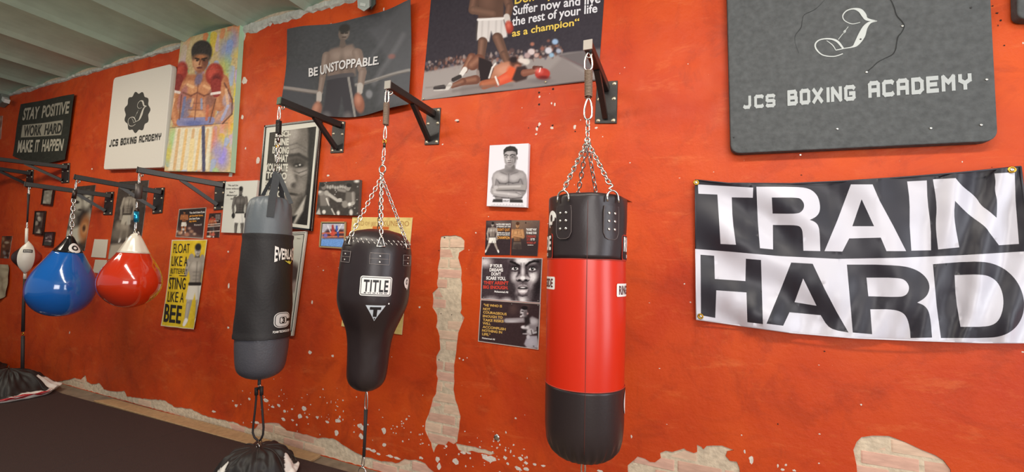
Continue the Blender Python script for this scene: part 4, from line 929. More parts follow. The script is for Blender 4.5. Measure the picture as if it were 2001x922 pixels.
# ---- white mat
def white_mat():
    o = round_slab('wall_mat', [(222,152),(336,124),(317,327),(202,331)], .06, .05, mat('white_foam_mat', 'ded7cc', .6, bump=.1, scale=30), [.05, .06, .03, .03]); tag(o, 'white foam wall mat with dark scalloped badge and academy lettering', 'mat'); o['o'] = .0615
    C = (268, 219); bd = [(C[0]+24*(1+.07*math.cos(11*a))*math.cos(a)-1.2*math.sin(a)*0, C[1]+38*(1+.07*math.cos(11*a))*math.sin(a)-5*math.cos(a)) for a in [2*math.pi*k/88 for k in range(88)]]
    mesh('badge', [W(x, y, o['o']) for x, y in bd], [tuple(range(88))[::-1]], ink('35322d', .6), o)
    V, F = strokes(J_STROKES); mesh('emblem', [W(268+(x-700)/340*34-(y-165)*.02, 219+(y-165)/240*44-(x-700)/340*5, o['o']+.0008) for x, y in V], [f[::-1] for f in F], ink('cfc9bd', .6), o)
    for t, a, b in (('JCS', (213,287), (230,285)), ('BOXING', (235,284), (266,280)), ('ACADEMY', (271,279), (314,273))): techno(o, t, a, b, 13, '35322d', o['o'])
white_mat()
# ---- colourful canvas
def p_canvas(a):
    a.noise(.02, 2, 3); rg = random.Random(4); cs = ['d8c06a', 'c9b79a', '9fb0d8', 'd98a5c', '8fbf8a', 'c3a0d0', 'e0c23c', '7fa8c8', 'd67a4a', 'c8b0c0', 'a8c88a', 'b8a0d8']
    for _ in range(150):
        x = rg.uniform(318, 474); y = rg.uniform(48, 336); l = rg.uniform(8, 40); a.cap(x, y, x-l*.1+rg.uniform(-3, 3), y+l, rg.uniform(3, 8), rg.uniform(2, 6), rg.choice(cs), soft=.5, op=.8)
    for x, y, c in ((440,100,'8898d0'),(455,80,'8898d0'),(430,160,'c8a040'),(440,130,'b8c060'),(345,100,'b8a878'),(360,90,'c8b898'),(425,290,'9a90e0'),(435,310,'8f88e8'),(415,265,'e08050'),(330,300,'e8c838'),(340,270,'a8d890'),(440,240,'e88858'),(335,180,'c8d0a0')): a.ell(x, y, 11, 20, c, 5, 6, .7)
    a.frame(396, 76, 232, 262, -.1)
    sk, hi, dk = 'b8734c', 'e0a070', '6b4a48'
    a.poly([(-.14,.27),(.15,.25),(.22,.33),(.17,.55),(.14,.85),(-.14,.85),(-.14,.55),(-.2,.34)], sk, .01)
    a.cap(-.15,.32,-.2,.5,.05,.04,sk,hi=hi); a.cap(-.2,.5,-.15,.62,.04,.03,sk,hi='e8a878')
    a.cap(.2,.32,.27,.52,.055,.05,sk,hi=hi); a.cap(.27,.52,.2,.6,.05,.035,'a88888',hi=hi); a.cap(.2,.5,.14,.38,.04,.04,sk,hi=hi)
    for x, y, rx, ry, c in ((-.06,.36,.07,.05,'e0a070'),(.07,.37,.07,.05,'d89468'),(0,.45,.05,.05,'c07a58'),(-.07,.52,.04,.08,'7a7aa0'),(.08,.5,.05,.07,'c88a70'),(.0,.3,.03,.05,'6a6a98'),(.12,.44,.04,.08,'8a5a50'),(-.12,.43,.03,.09,'a86a70'),(.02,.56,.08,.03,'e0a878'),(.25,.45,.03,.05,'b0a0b0')): a.ell(x, y, rx, ry, c, 15, .008, .75)
    a.line([(-.12,.62),(.14,.61)], .03, '8a88b0'); a.ell(0,.63,.08,.022,'6870a8',0,.01)
    for ln, c, w_ in (([(-.2,.34),(-.235,.48),(-.2,.6)],'5a3430',.006), ([(.22,.33),(.3,.45),(.31,.56),(.24,.63)],'5a3430',.006), ([(-.13,.42),(-.13,.6)],'6a3c30',.005), ([(.16,.45),(.13,.62)],'6a3c30',.006), ([(-.12,.4),(-.05,.425),(0,.4),(.06,.425),(.13,.4)],'7a4434',.006), ([(0,.34),(0,.6)],'7a4434',.004), ([(-.06,.48),(.06,.48)],'8a5440',.004), ([(-.06,.53),(.06,.53)],'8a5440',.004), ([(-.09,.34),(-.04,.36)],'f0c090',.01), ([(.05,.35),(.1,.37)],'f0b888',.01), ([(-.03,.45),(-.04,.5)],'e8b080',.01), ([(.04,.45),(.05,.52)],'8aa0c8',.009), ([(.24,.38),(.27,.5)],'e8b890',.012), ([(-.19,.45),(-.21,.55)],'f0c8a0',.01), ([(-.1,.44),(-.11,.58)],'6878a8',.012), ([(.1,.5),(.1,.6)],'c86848',.012), ([(.27,.5),(.23,.6)],'a8b0d8',.012)): a.line(ln, w_, c, .8)
    a.poly([(-.15,.66),(.16,.65),(.16,.98),(-.18,.98)], 'e8dcc0', .01)
    for x in (-.12,-.06,.0,.06,.12): a.line([(x,.68),(x-.01,.97)], .012, random.Random(int(x*100)).choice(['e8b870','c8b8d8','f0e8d8','d8a870']), .8)
    a.line([(.08,.66),(.12,.98)], .014, '4a4a68'); a.line([(0,.76),(.0,.98)], .02, 'f0d8a0')
    a.ell(0,.155,.068,.095,'a86a48',-4); a.ell(-.025,.17,.04,.06,'d8a078',0,.015); a.ell(.04,.16,.025,.06,'7a4838',0,.012)
    a.ell(.0,.085,.085,.075,'383230',0,.006); a.ell(.065,.11,.025,.05,'383230',0,.008); a.ell(-.06,.11,.02,.04,'383230',0,.008)
    a.ell(.0,.135,.055,.02,'b87850',0,.01); a.line([(-.045,.145),(-.015,.15)], .006, '2c1c18'); a.line([(.012,.15),(.05,.143)], .006, '2c1c18'); a.ell(-.028,.162,.012,.006,'2c1c18'); a.ell(.03,.16,.012,.006,'2c1c18')
    a.line([(.0,.16),(-.006,.19)], .008, '8a5038'); a.ell(-.002,.215,.026,.008,'6a2a28'); a.ell(0,.245,.03,.015,'9a6048',0,.01)
    a.ell(-.155,.245,.055,.075,'9a3028',10,.008); a.ell(-.165,.23,.03,.045,'c04838',10,.015); a.cap(-.17,.3,-.18,.37,.04,.03,'8a2c28'); a.line([(-.2,.39),(-.15,.4)], .01, 'e8d8d0')
    a.ell(.13,.265,.075,.085,'a03428',-10,.008); a.ell(.11,.25,.04,.05,'cc5040',0,.02); a.ell(.15,.3,.04,.04,'702020',0,.015); a.cap(.15,.34,.16,.4,.045,.035,'98302a'); a.line([(.12,.41),(.19,.4)], .01, 'f0e0d8')
    a.frame(0, 0, 1, 1); a.line([(328,250),(445,240)], .5, '4a4038', .8); a.line([(350,128),(465,140)], .4, '7a7060', .4); a.noise(.02, 1, 8)
o = poster('stretched_canvas', 'colourful painted canvas of a boxer with raised red gloves', 'painting', [(354,77),(469,46),(450,336),(321,334)], .045, 'c8b080', p_canvas, M_PAINT, side='a8cfae', step=1.25)
# ---- flags
def wv_unst(X, Z): return .018+.012*np.sin(X*5.2+Z*7)+.008*np.sin(X*11-Z*3+1)+.02*np.clip((X+1.75)*2, 0, 1)*np.sin(X*14+Z*9)*.5
def p_unst(a):
    a.noise(.008, 3, 2); a.grad('57575a', 560, 300, 640, 60, .25)
    a.poly([(720,60),(808,0),(812,210),(740,210),(760,120)], '5c5c60', 6, .6); a.line([(735,165),(790,70)], 5, '6d6c70', .6, 4); a.line([(700,160),(760,60)], 3, '66666a', .5, 4); a.poly([(560,130),(600,140),(615,210),(556,205)], '48484c', 5, .7)
    a.ell(768,112,7,5,'9a6058',0,2,.6)
    a.line([(556,173),(628,181)], 3.6, '8d8580', .9, 1); a.line([(700,168),(740,158),(802,139)], 3, '8d8884', .9, 1); a.line([(556,176),(628,184)], 1, '5a5350', .8); a.line([(700,170),(802,142)], .8, '5a5350', .8)
    a.frame(671, 62, 185, 185, -.03)
    sk, hi, dk = '77675f', '95857b', '4a423e'
    a.poly([(-.1,.2),(.13,.15),(.19,.25),(.17,.48),(-.13,.5),(-.19,.28)], sk, .015)
    a.ell(-.03,.27,.07,.05,hi,0,.03,.7); a.ell(.1,.25,.07,.05,hi,0,.03,.7); a.ell(.03,.38,.02,.1,dk,0,.02,.5); a.ell(.12,.4,.03,.08,dk,0,.03,.4)
    a.cap(-.15,.27,-.2,.5,.045,.035,sk,hi=hi); a.cap(-.2,.5,-.235,.68,.035,.025,sk,hi=hi); a.cap(.18,.24,.24,.44,.05,.04,sk,hi=hi); a.cap(.24,.44,.22,.6,.04,.03,sk,hi=hi)
    a.ell(.03,.03,.06,.085,'6b5f58'); a.ell(.05,.03,.03,.05,'857970',0,.015); a.ell(.03,-.02,.06,.05,'3a3836',0,.01); a.line([(0,.03),(.025,.033)],.006,'2e2a28'); a.line([(.045,.033),(.07,.03)],.006,'2e2a28'); a.line([(.02,.075),(.055,.075)],.005,'3e3230'); a.cap(.025,.12,.03,.16,.026,.035,'665a54')
    a.poly([(-.14,.5),(.14,.46),(.2,.9),(.06,.95),(.02,.7),(-.03,.95),(-.19,.92)], '3d3b3f', .012); a.line([(.1,.5),(.15,.9)], .012, '9a958f', .8); a.line([(-.14,.5),(.14,.47)], .02, '4e4b4e')
    a.cap(-.235,.66,-.235,.72,.03,.03,'a8a19b'); a.ell(-.25,.83,.055,.09,'855a4c',10,.01); a.ell(-.26,.8,.03,.05,'a87865',10,.02)
    a.cap(.215,.58,.21,.64,.03,.03,'a8a19b'); a.ell(.2,.76,.055,.1,'8a5a4a',-10,.01); a.ell(.19,.72,.03,.05,'b07a66',0,.02)
    a.ell(-.14,.9,.05,.05,'6f6a6b',0,.02,.6); a.ell(.08,.9,.04,.05,'7a7472',0,.02,.6)
    a.frame(0, 0, 1, 1); a.ell(725,186,7,8,'86868a',0,2,.8)
def e_unst(u, v): return (0*u, -.14*np.sin(np.pi*u)**1.0*(v**2)*(1-.35*u)-.04*np.sin(np.pi*u)*(1-v))
o = grid('cloth_banner', [(565,59),(808,3),(803,206),(556,198)], .022, p_unst, M_CLOTH, None, 1.4, disp=wv_unst, edge=e_unst, bgc='454648'); tag(o, 'dark grey cloth banner with white words and a standing boxer', 'banner')
o['o'] = .027; text(o, 'BE', (604,150), (622,147), 15, 'c9c6c6', .030, disp=wv_unst, bold=.025); text(o, 'UNSTOPPABLE.', (627,146.5), (743,127), 16, 'c9c6c6', .030, disp=wv_unst, bold=.025)
pins(o, [(556,196),(647,46),(648,226),(716,212),(795,196)], 'b8b4ac')
def wv_ch(X, Z): return .004*np.sin(X*9+Z*3)
def p_ch(a):
    a.noise(.006, 2, 5); a.grad('4d4448', 1000, 120, 1000, 40, .5) if False else None
    rg = random.Random(3)
    a.poly([(826,142),(900,128),(940,112),(1000,118),(1060,112),(1110,103),(1190,95),(1190,175),(820,205)], '8f8785', 2)
    a.poly([(1090,108),(1185,92),(1190,150),(1150,140)], '5c5557', 3, .8); a.line([(1095,110),(1185,150)], 1.5, '6d5a5c', .8)
    a.poly([(1100,112),(1150,148),(1185,158),(1190,170),(900,190),(900,165),(1060,150)], '7f7675', 4, .8)
    for i in range(300):       # crowd
        x = rg.uniform(828, 1100); y = 141-(x-828)*.125+rg.uniform(-20, 2); c = rg.choice(['6a4f48', '7d6a66', '4a3a3a', '8c5f52', '5a5560', '9a8c88', '3a3032'])
        a.ell(x, y, rg.uniform(1.5, 3.4), rg.uniform(2, 4.5), c, 0, 1, .85)
    for x, y, c, s in ((1038,101,'c8b8b8',7),(1030,108,'a89090',6),(1072,99,'c3c0c8',7),(1085,82,'8fa8c8',6),(1078,108,'8aa8c0',5),(1040,86,'a06858',4),(1060,95,'8a5a50',4),(1092,100,'9aa0b0',5),(1048,108,'b89890',5),(1018,112,'b8a8a0',5),(1028,120,'c8c0b8',7),(1072,80,'7a5048',3),(1000,98,'584444',5)): a.ell(x, y, s, s*.9, c, 0, 1.5)
    a.poly([(826,141),(895,128),(960,118),(960,150),(822,195)], '9a9290', 2, .9)
    # man standing: shorts and legs
    a.frame(957, -62, 205, 205, .02)
    sk, hi, dk = '5f463c', '8d6858', '33241f'
    a.poly([(-.12,.14),(.13,.14),(.12,.5),(-.12,.5)], sk, .01); a.ell(-.03,.3,.06,.08,hi,0,.04,.4)
    a.cap(-.13,.2,-.17,.4,.045,.04,sk,hi=hi); a.cap(-.16,.4,.02,.43,.04,.03,'6a5044',hi=hi); a.cap(.13,.2,.18,.36,.045,.04,sk,hi=hi); a.cap(.18,.36,.16,.46,.035,.03,sk,hi=hi)
    a.cap(.15,.46,.16,.51,.03,.028,'c8c0bc'); a.ell(.17,.56,.042,.06,'a03c30',0,.01); a.ell(.165,.54,.02,.03,'c86858',0,.015)
    a.poly([(-.12,.49),(.115,.47),(.15,.62),(.15,.65),(.035,.69),(.0,.6),(-.02,.7),(-.14,.685),(-.135,.6)], 'cfc8c6', .008)
    for x in (-.08,-.02,.05,.1): a.line([(x,.5),(x-.01,.67)], .006, 'a8a09e', .6, .008)
    a.line([(-.12,.49),(.115,.475)], .012, 'e0dad8'); a.line([(-.13,.52),(-.14,.68)], .006, '4a4240')
    a.cap(-.08,.7,-.1,.86,.045,.035,sk,hi='9a7260'); a.cap(-.1,.86,-.12,.99,.035,.02,sk,hi='9a7260'); a.cap(.06,.66,.12,.82,.05,.04,sk,hi='9a7260'); a.cap(.12,.82,.2,1.02,.04,.02,sk,hi='8a6250')
    a.frame(0, 0, 1, 1)
    # man lying on the canvas
    sk, hi = '6a4438', 'b08068'
    a.cap(922,112,908,138,8,6,sk,hi=hi); a.cap(936,118,924,128,12,10,sk,hi=hi); a.cap(909,136,902,146,5,4,'d8d2ce'); a.line([(899,150),(886,156)], 4, '3a3434')
    a.poly([(936,112),(960,120),(966,135),(958,158),(928,160),(935,140)], '2c2426', 1.2); a.line([(934,140),(936,158)], 3, '8a7c78')
    a.cap(930,156,905,160,9,7,sk,hi=hi); a.cap(905,160,884,168,7,4.5,sk,hi=hi); a.cap(880,165,874,172,4,4,'c8c2be'); a.cap(866,170,850,172,5,4,'3c3638'); a.line([(848,176),(872,175)], 1.2, 'c8c2be')
    a.poly([(958,152),(966,130),(980,122),(1000,118),(1016,124),(1024,140),(1012,158),(985,162),(962,160)], 'a87058', 2); a.ell(985,136,16,10,'c8917a',-15,5,.8); a.line([(956,152),(962,132),(968,124)], 1.6, 'd8d0cc')
    a.cap(1000,146,970,162,11,8,'c85038',hi='e07858'); a.cap(968,160,946,166,8,9,'96543c',hi='c07a5c'); a.ell(1000,140,10,12,'d05a38',0,3); a.line([(968,150),(974,166)], 1.6, 'e0d8d4')
    a.ell(1008,122,12,9,'5a3a30',0,2); a.ell(1003,116,8,6,'2c2224',0,2); a.ell(1020,118,9,5,'d0c4be',10,1.5); a.ell(1010,130,6,5,'a86a58',0,2)
    a.poly([(1010,130),(1026,128),(1034,140),(1028,154),(1008,160),(1000,155)], '3a2c2c', 2); a.cap(1024,142,1048,138,7,5,'7a4c3e',hi='9a6a58'); a.cap(1044,132,1058,132,4,3,'5a342c')
    a.ell(1060,144,15,11,'a83830',0,1); a.ell(1053,138,7,5,'d8706a',20,3,.8); a.ell(1062,152,11,4,'6a2020',0,2); a.line([(1056,133),(1054,140)], 1, 'f0d0cc')
    a.line([(886,178),(940,170),(1000,166)], 2, '6a6260', .6, 3); a.ell(1055,158,20,4,'6a6264',0,3,.7)
    a.cap(832,171,900,165,1,1,'6a6260',soft=2,op=.5)
    # maker's panel at lower left is left plain
    a.line([(826,196),(1169,156)], .8, '3a2a2c', .9)
o = grid('cloth_banner', [(850,-78),(1188,-112),(1169,157),(823,196)], .006, p_ch, M_CLOTH, None, 1.4, disp=wv_ch, bgc='38333a'); tag(o, 'large boxing match banner with white and yellow quotation, above the middle brackets', 'banner')
k = dict(disp=wv_ch, bold=.02, words=True)
text(o, '"Don\'t quit.', (997,9), (1105,-9), 17, 'd9b94e', .0085, **k); text(o, 'Suffer now and live', (1002,29), (1173,4), 17, 'd6d4da', .0085, **k)
text(o, 'the rest of your life', (1000,50), (1167,23), 16.5, 'd6d4da', .0085, **k); text(o, 'as a champion“', (1000,71), (1132,49), 13, 'd9b94e', .0085, **k)
o['o'] = .011; pins(o, [(827,193),(1066,160)], 'b8a888', .006)
# dark cloth at the far left
def wv_st(X, Z): return .006+.004*np.sin(X*6)+.003*np.sin(Z*9+X*4)
def p_stay(a): a.noise(.008, 3, 2); a.poly([(47,245),(125,235),(121,264),(43,269)], '9c9686', .5)
o = grid('cloth_banner', [(42,204),(147,184),(129,312),(26,305)], .02, p_stay, M_CLOTH, None, 1.0, disp=wv_st, edge=lambda u, v: (0*u, -.07*np.sin(np.pi*u)*v), bgc='33342e'); tag(o, 'dark cloth banner with three lines of pale words at far left', 'banner')
k = dict(disp=wv_st, bold=.03); [text(o, t, a_, b_, 21, 'a09a8a', .0225, slant=3, **k) for t, a_, b_ in (('STAY', (46,235), (75,230.6)), ('POSITIVE', (81,229.6), (136,221)))]
[text(o, t, a_, b_, 18.5, '33342e', .0225, slant=2, **k) for t, a_, b_ in (('WORK', (48,266), (81,263.3)), ('HARD', (87,262.8), (121,260)))]
[text(o, t, a_, b_, 21, 'b5af9d', .0225, slant=3, **k) for t, a_, b_ in (('MAKE', (35,297.5), (63,296.4)), ('IT', (68,296.2), (76,295.9)), ('HAPPEN', (82,295.7), (124,294)))]
# ---- TRAIN HARD banner: one cloth cut into black and white fields along the letter outlines
def train():
    q = lambda p: (1340+p[0]/2.4266, 310+p[1]/2.4266)
    out = [(45,100),(200,116),(500,118),(750,106),(1000,90),(1300,66),(1588,37),(1592,120),(1596,300),(1602,440),(1660,437),(1668,600),(1664,760),(1655,872),(1400,872),(1100,862),(800,850),(500,825),(250,790),(50,762),(49,600),(47,428),(46,250)]
    out = [(45,100),(200,116),(500,118),(750,106),(1000,90),(1300,66),(1588,37),(1600,140),(1625,300),(1650,437),(1668,600),(1664,760),(1655,872),(1400,872),(1100,862),(800,850),(500,825),(250,790),(50,762),(49,600),(47,428),(46,250)]
    div = [(46,428),(200,440),(450,462),(720,475),(1000,470),(1300,458),(1651,437)]
    top_w = [[(58,122),(190,130),(320,137),(318,185),(218,183),(222,290),(238,408),(165,404),(158,290),(150,170),(60,166)],
     [(335,133),(470,133),(550,135),(590,144),(617,165),(632,192),(638,230),(633,258),(615,278),(588,290),(612,299),(628,315),(635,345),(638,438),(558,436),(555,350),(549,330),(538,319),(515,315),(413,314),(414,430),(352,424),(342,300)],
     [(783,122),(886,122),(920,200),(985,320),(1045,438),(952,438),(925,374),(775,378),(743,440),(658,438),(720,290)],
     [(1050,108),(1143,103),(1146,200),(1162,320),(1163,434),(1070,436),(1062,320),(1062,200)],
     [(1172,98),(1280,92),(1310,130),(1375,180),(1400,222),(1440,250),(1474,280),(1478,200),(1465,150),(1470,110),(1464,70),(1560,64),(1564,200),(1580,404),(1485,410),(1440,350),(1420,320),(1340,265),(1277,200),(1271,280),(1297,420),(1197,430),(1184,320),(1192,220)]]
    top_h = [[(408,184),(530,184),(548,192),(560,210),(562,228),(553,248),(530,262),(412,260)], [(834,192),(893,320),(790,320)]]
    bot_b = [[(70,455),(135,460),(138,570),(283,580),(285,474),(357,480),(366,784),(292,775),(288,634),(145,624),(140,755),(72,742)],
     [(500,492),(602,498),(660,620),(715,725),(772,824),(680,808),(640,742),(492,728),(462,792),(383,782),(450,620)],
     [(764,502),(900,502),(1000,506),(1060,514),(1110,535),(1145,568),(1158,605),(1150,640),(1130,664),(1098,682),(1130,694),(1152,720),(1162,770),(1168,848),(1066,850),(1062,800),(1050,755),(1030,730),(995,717),(950,714),(875,714),(884,832),(792,824),(778,660)],
     [(1172,500),(1300,490),(1390,487),(1450,494),(1510,520),(1555,560),(1585,605),(1602,655),(1606,700),(1598,745),(1575,790),(1540,822),(1495,842),(1440,850),(1210,850),(1190,700)]]
    bot_h = [[(557,568),(620,697),(516,680)], [(857,564),(960,564),(1022,567),(1045,580),(1060,605),(1056,632),(1040,650),(1010,656),(866,652)], [(1275,552),(1390,548),(1440,556),(1480,585),(1503,635),(1508,695),(1492,755),(1465,785),(1420,797),(1303,797),(1280,660)]]
    vs = []; ed = []
    def soften(p):
        for _ in range(2):
            o_ = []
            for i in range(len(p)):
                a, b, c = p[i-1], p[i], p[(i+1) % len(p)]; t = abs(math.degrees(math.atan2((b[0]-a[0])*(c[1]-b[1])-(b[1]-a[1])*(c[0]-b[0]), (b[0]-a[0])*(c[0]-b[0])+(b[1]-a[1])*(c[1]-b[1]))))
                if 5 < t < 52: o_ += [(b[0]+(a[0]-b[0])*.25, b[1]+(a[1]-b[1])*.25), (b[0]+(c[0]-b[0])*.25, b[1]+(c[1]-b[1])*.25)]
                else: o_.append(b)
            p = o_
        return p
    top_w, top_h, bot_b, bot_h = [[soften(p) for p in g] for g in (top_w, top_h, bot_b, bot_h)]
    def loop(p, close=True):
        n = len(vs); pp = []
        for i in range(len(p) if close else len(p)-1):
            a = p[i]; b = p[(i+1) % len(p)]; L = math.hypot(b[0]-a[0], b[1]-a[1]); k = max(1, int(L/22)); pp += [(a[0]+(b[0]-a[0])*j/k, a[1]+(b[1]-a[1])*j/k) for j in range(k)]
        if not close: pp.append(p[-1])
        vs.extend(Vector(x) for x in pp); m_ = len(pp); ed.extend((n+i, n+(i+1) % m_) for i in range(m_ if close else m_-1))
    loop(out); loop([(47.5, 428)]+div[1:-1]+[(1648, 437)], False)
    for g in (top_w, top_h, bot_b, bot_h):
        for p in g: loop(p)
    x = 60
    while x < 1660:
        y = 60
        while y < 870:
            if pip(x, y, out): vs.append(Vector((x+random.uniform(-3, 3), y+random.uniform(-3, 3))))
            y += 19
        x += 19
    V, E_, F, _, _, _ = delaunay_2d_cdt(vs, ed, [], 0, 1e-3)
    def divy(x):
        for a, b in zip(div, div[1:]):
            if x <= b[0]: return a[1]+(b[1]-a[1])*(x-a[0])/(b[0]-a[0])
        return 437
    def dep(x, y):     # folds hang from the upper left grommet and sag along the middle
        t = x/1600; d = .010*math.sin((x*.55-y)*.021+.6)*math.exp(-((x-250)/420)**2)*1.5
        d += .007*math.sin((x-y*.35)*.017)+.009*math.sin((x*1.0+y*.22-1460)*.031)*math.exp(-((x-1400)/260)**2)*1.3
        d += .004*math.sin(x*.06+y*.02)*max(0, (y-500)/400)+.003*noise.noise(Vector((x*.01, y*.01, 0)))
        for cx in (312, 520, 715, 925, 1180, 1390): d += .0022*math.exp(-abs(x-cx-(y-400)*.04)/5)      # fold creases from packing
        d += .006*math.sin((x+y*1.5)*.012+2)*max(0, (y-430)/450)
        edge_ = min(1, max(0, (x-45)/160)); return max(.012, .034+1.5*d*(.35+.65*edge_))
    P = []
    for v in V: P.append(W(*q((v.x, v.y)), dep(v.x, v.y)))
    fs = []; mi = []
    for f in F:
        cx = sum(V[i].x for i in f)/3; cy = sum(V[i].y for i in f)/3
        if not pip(cx, cy, out): continue
        if cy < divy(cx):
            w_ = any(pip(cx, cy, p) for p in top_w) and not any(pip(cx, cy, p) for p in top_h)
        else:
            w_ = not (any(pip(cx, cy, p) for p in bot_b) and not any(pip(cx, cy, p) for p in bot_h))
        fs.append(tuple(f)[::-1] if True else f); mi.append(0 if w_ else 1)
    o = mesh('cloth_banner', P, fs, mat('white_satin_cloth', 'c9c7d1', .36, spec=.45), None, True); o.data.materials.append(mat('black_satin_cloth', '2a2830', .42, spec=.4)); o.data.polygons.foreach_set('material_index', mi)
    tag(o, 'black and white satin banner with huge two-line lettering', 'banner')
    # hems and grommets
    hem = lambda pts, r_, c: (lambda mb: (mb.tube([W(*q(p), dep(*p)+.002) for p in pts], r_, 5), mb.build('hem', ink(c, .5), o, True)))(MB())
    hem(out[:7], .0035, '3a3840'); hem([out[6], (1600,140), (1625,300), (1650,437)], .004, '3a3840'); hem(out[-11:-3], .0035, 'cfcbd4'); hem([out[-4], out[-3], out[-2]], .003, 'cfcbd4'); hem([out[-2], out[-1], out[0]], .003, '3a3840')
    for x, y in ((49,113),(1546,52),(70,747)):
        P_ = W(*q((x, y)), dep(x, y)+.004); mb = MB(); mb.tube([P_+Vector((math.cos(a), 0, math.sin(a)))*.011 for a in [k*math.pi/8 for k in range(16)]], .0042, 6, closed=True); g_ = mb.build('grommet', mat('brass', 'c79a3a', .3, metal=1), o, True)
        mb = MB(); mb.disc(P_, (0, -1, 0), .007, .004, 10); mb.build('screw', M_RIVET, g_, True)
train()
# ---- framed portrait behind the foam bag
def framed(name, label, quad, fw, th, fcol, mount, inner, paint, bgc, group=None, glass=True, step=1.2, cat='picture frame'):
    # quad outer pixels; fw frame width m; inner: quad of the picture in pixels
    o = slab(name, [W(x, y, .004+th*.5) for x, y in quad], th*.5, mat('backing_board', '3a3632', .8)); tag(o, label, cat, group)
    c = [W(x, y, .004+th*.5+.001) for x, y in quad]; cen = sum(c, Vector())/4
    for i in range(4):
        a, b = c[i], c[(i+1) % 4]; n = (cen-(a+b)/2); d = (b-a).normalized(); n = (n-d*n.dot(d)).normalized()
        mb = MB(); mb.bar(a+n*fw/2-Vector((0, .0, 0)), b+n*fw/2, fw, th*.8, up=Vector((0, 1, 0))); mb.build('frame_side', mat('frame_lacquer', fcol, .25), o)
    if mount: mb = slab('mount', [W(x, y, .004+th*.5+.0022) for x, y in quad], .001, mat('mount_card', mount, .7), o)
    o['o'] = .004+th*.5+.0032; grid('print', inner, o['o'], paint, M_PRINT, o, step, bgc=bgc); o['o'] += .001; return o
def p_face(a):
    a.poly([(520,255),(566,248),(556,400),(512,402)], '38342f', 1.5)
    # half face on the right
    a.poly([(566,250),(600,246),(604,330),(596,400),(588,440),(560,440),(556,400),(553,350),(562,300)], '6f6962', 3)
    a.ell(578,272,22,30,'8f8880',0,8); a.ell(590,268,14,26,'5c5650',0,6,.6); a.ell(574,262,10,12,'a8a199',0,6,.7); a.line([(566,284),(580,280),(598,290)], 1.2, '5a5550', .7, 1.2); a.line([(568,292),(584,288),(600,298)], 1, '5a5550', .6, 1)
    a.ell(582,316,20,10,'3a3531',8,5,.9); a.line([(566,304),(584,302),(602,312)], 3, '2e2a27', .9, 2); a.ell(583,323,9,4,'1c1a18',0,1.5); a.ell(586,322,2,1.6,'d8d4cc',0,.8); a.ell(579,324,2.5,1.5,'9a958c',0,1)
    a.ell(590,336,12,7,'a09890',-10,4,.8); a.line([(572,333),(584,338),(600,332)], 1, '4a4540', .8, 1); a.line([(574,340),(588,346),(600,340)], 1, '57514b', .7, 1)
    a.poly([(560,320),(570,330),(578,352),(572,366),(556,368)], '8a837b', 3); a.ell(566,348,8,16,'aaa39a',0,5,.8); a.ell(575,362,6,5,'3f3a36',0,2.5); a.line([(578,344),(586,362),(588,380)], 2, '4a443f', .8, 2.5)
    a.ell(586,366,9,14,'8f8880',0,5,.8); a.ell(568,379,14,3,'34302c',6,1.5); a.ell(566,385,13,4,'857d76',6,2); a.ell(572,373,14,3,'78716a',0,2); a.ell(570,398,16,10,'6d665f',0,5,.9); a.ell(590,400,10,20,'3a3632',15,5,.8)
    a.poly([(604,250),(612,248),(600,440),(578,440),(592,410),(602,350)], '23211f', 3); a.poly([(598,382),(592,412),(574,440),(562,440),(580,412)], 'b8b2a8', 2); a.poly([(562,425),(580,420),(570,442),(556,442)], '1c1b1a', 2); a.noise(.012, 1, 2)
o = framed('picture_frame', 'black framed poster of a stern face with white words, behind the foam bag', [(519,246),(628,233),(609,451),(503,438)], .014, .03, '151413', 'd3d0c4', [(527,259),(618,247),(600,440),(512,429)], p_face, '2e2b28')
for t, a_, b_, h in (('DISCI-', (538,267), (568,266), 10), ('PLINE', (536,283), (564,283), 12), ('IS DOING', (532,299), (564,300), 12), ('WHAT', (535,315), (562,316), 13), ('YOU HATE', (518,333), (562,334), 13), ('TO DO', (520,348), (560,350), 12), ('BUT DO IT', (517,366), (558,368), 13), ('LIKE YOU', (515,383), (556,386), 12)):
    ltx(o, t, a_, b_, h, 'c9c5b8', bold=.045)
def p_thin(a):
    a.ell(573,540,14,26,'4a3a36',0,4); a.ell(577,560,8,12,'9a8680',0,3); a.poly([(560,600),(580,585),(570,650),(550,650)], 'a8a39a', 2)
o = framed('picture_frame', 'tall thin white framed picture mostly hidden behind the foam bag', [(510,455),(600,452),(573,656),(488,648)], .008, .02, 'd8d4ca', 'c9c5ba', [(524,465),(591,461),(566,640),(500,635)], p_thin, 'c3c0b4')
c = [(520,461),(594,457.5),(569,647),(495,641)]
for i in range(4): mb = MB(); mb.bar(W(*c[i], o['o']), W(*c[(i+1) % 4], o['o']), .004, .002, up=Vector((0, 1, 0))); mb.build('dark_line', M_INK, o)
ltx(o, 'dream', (580,467), (587,467), 2.5, '8a8680')
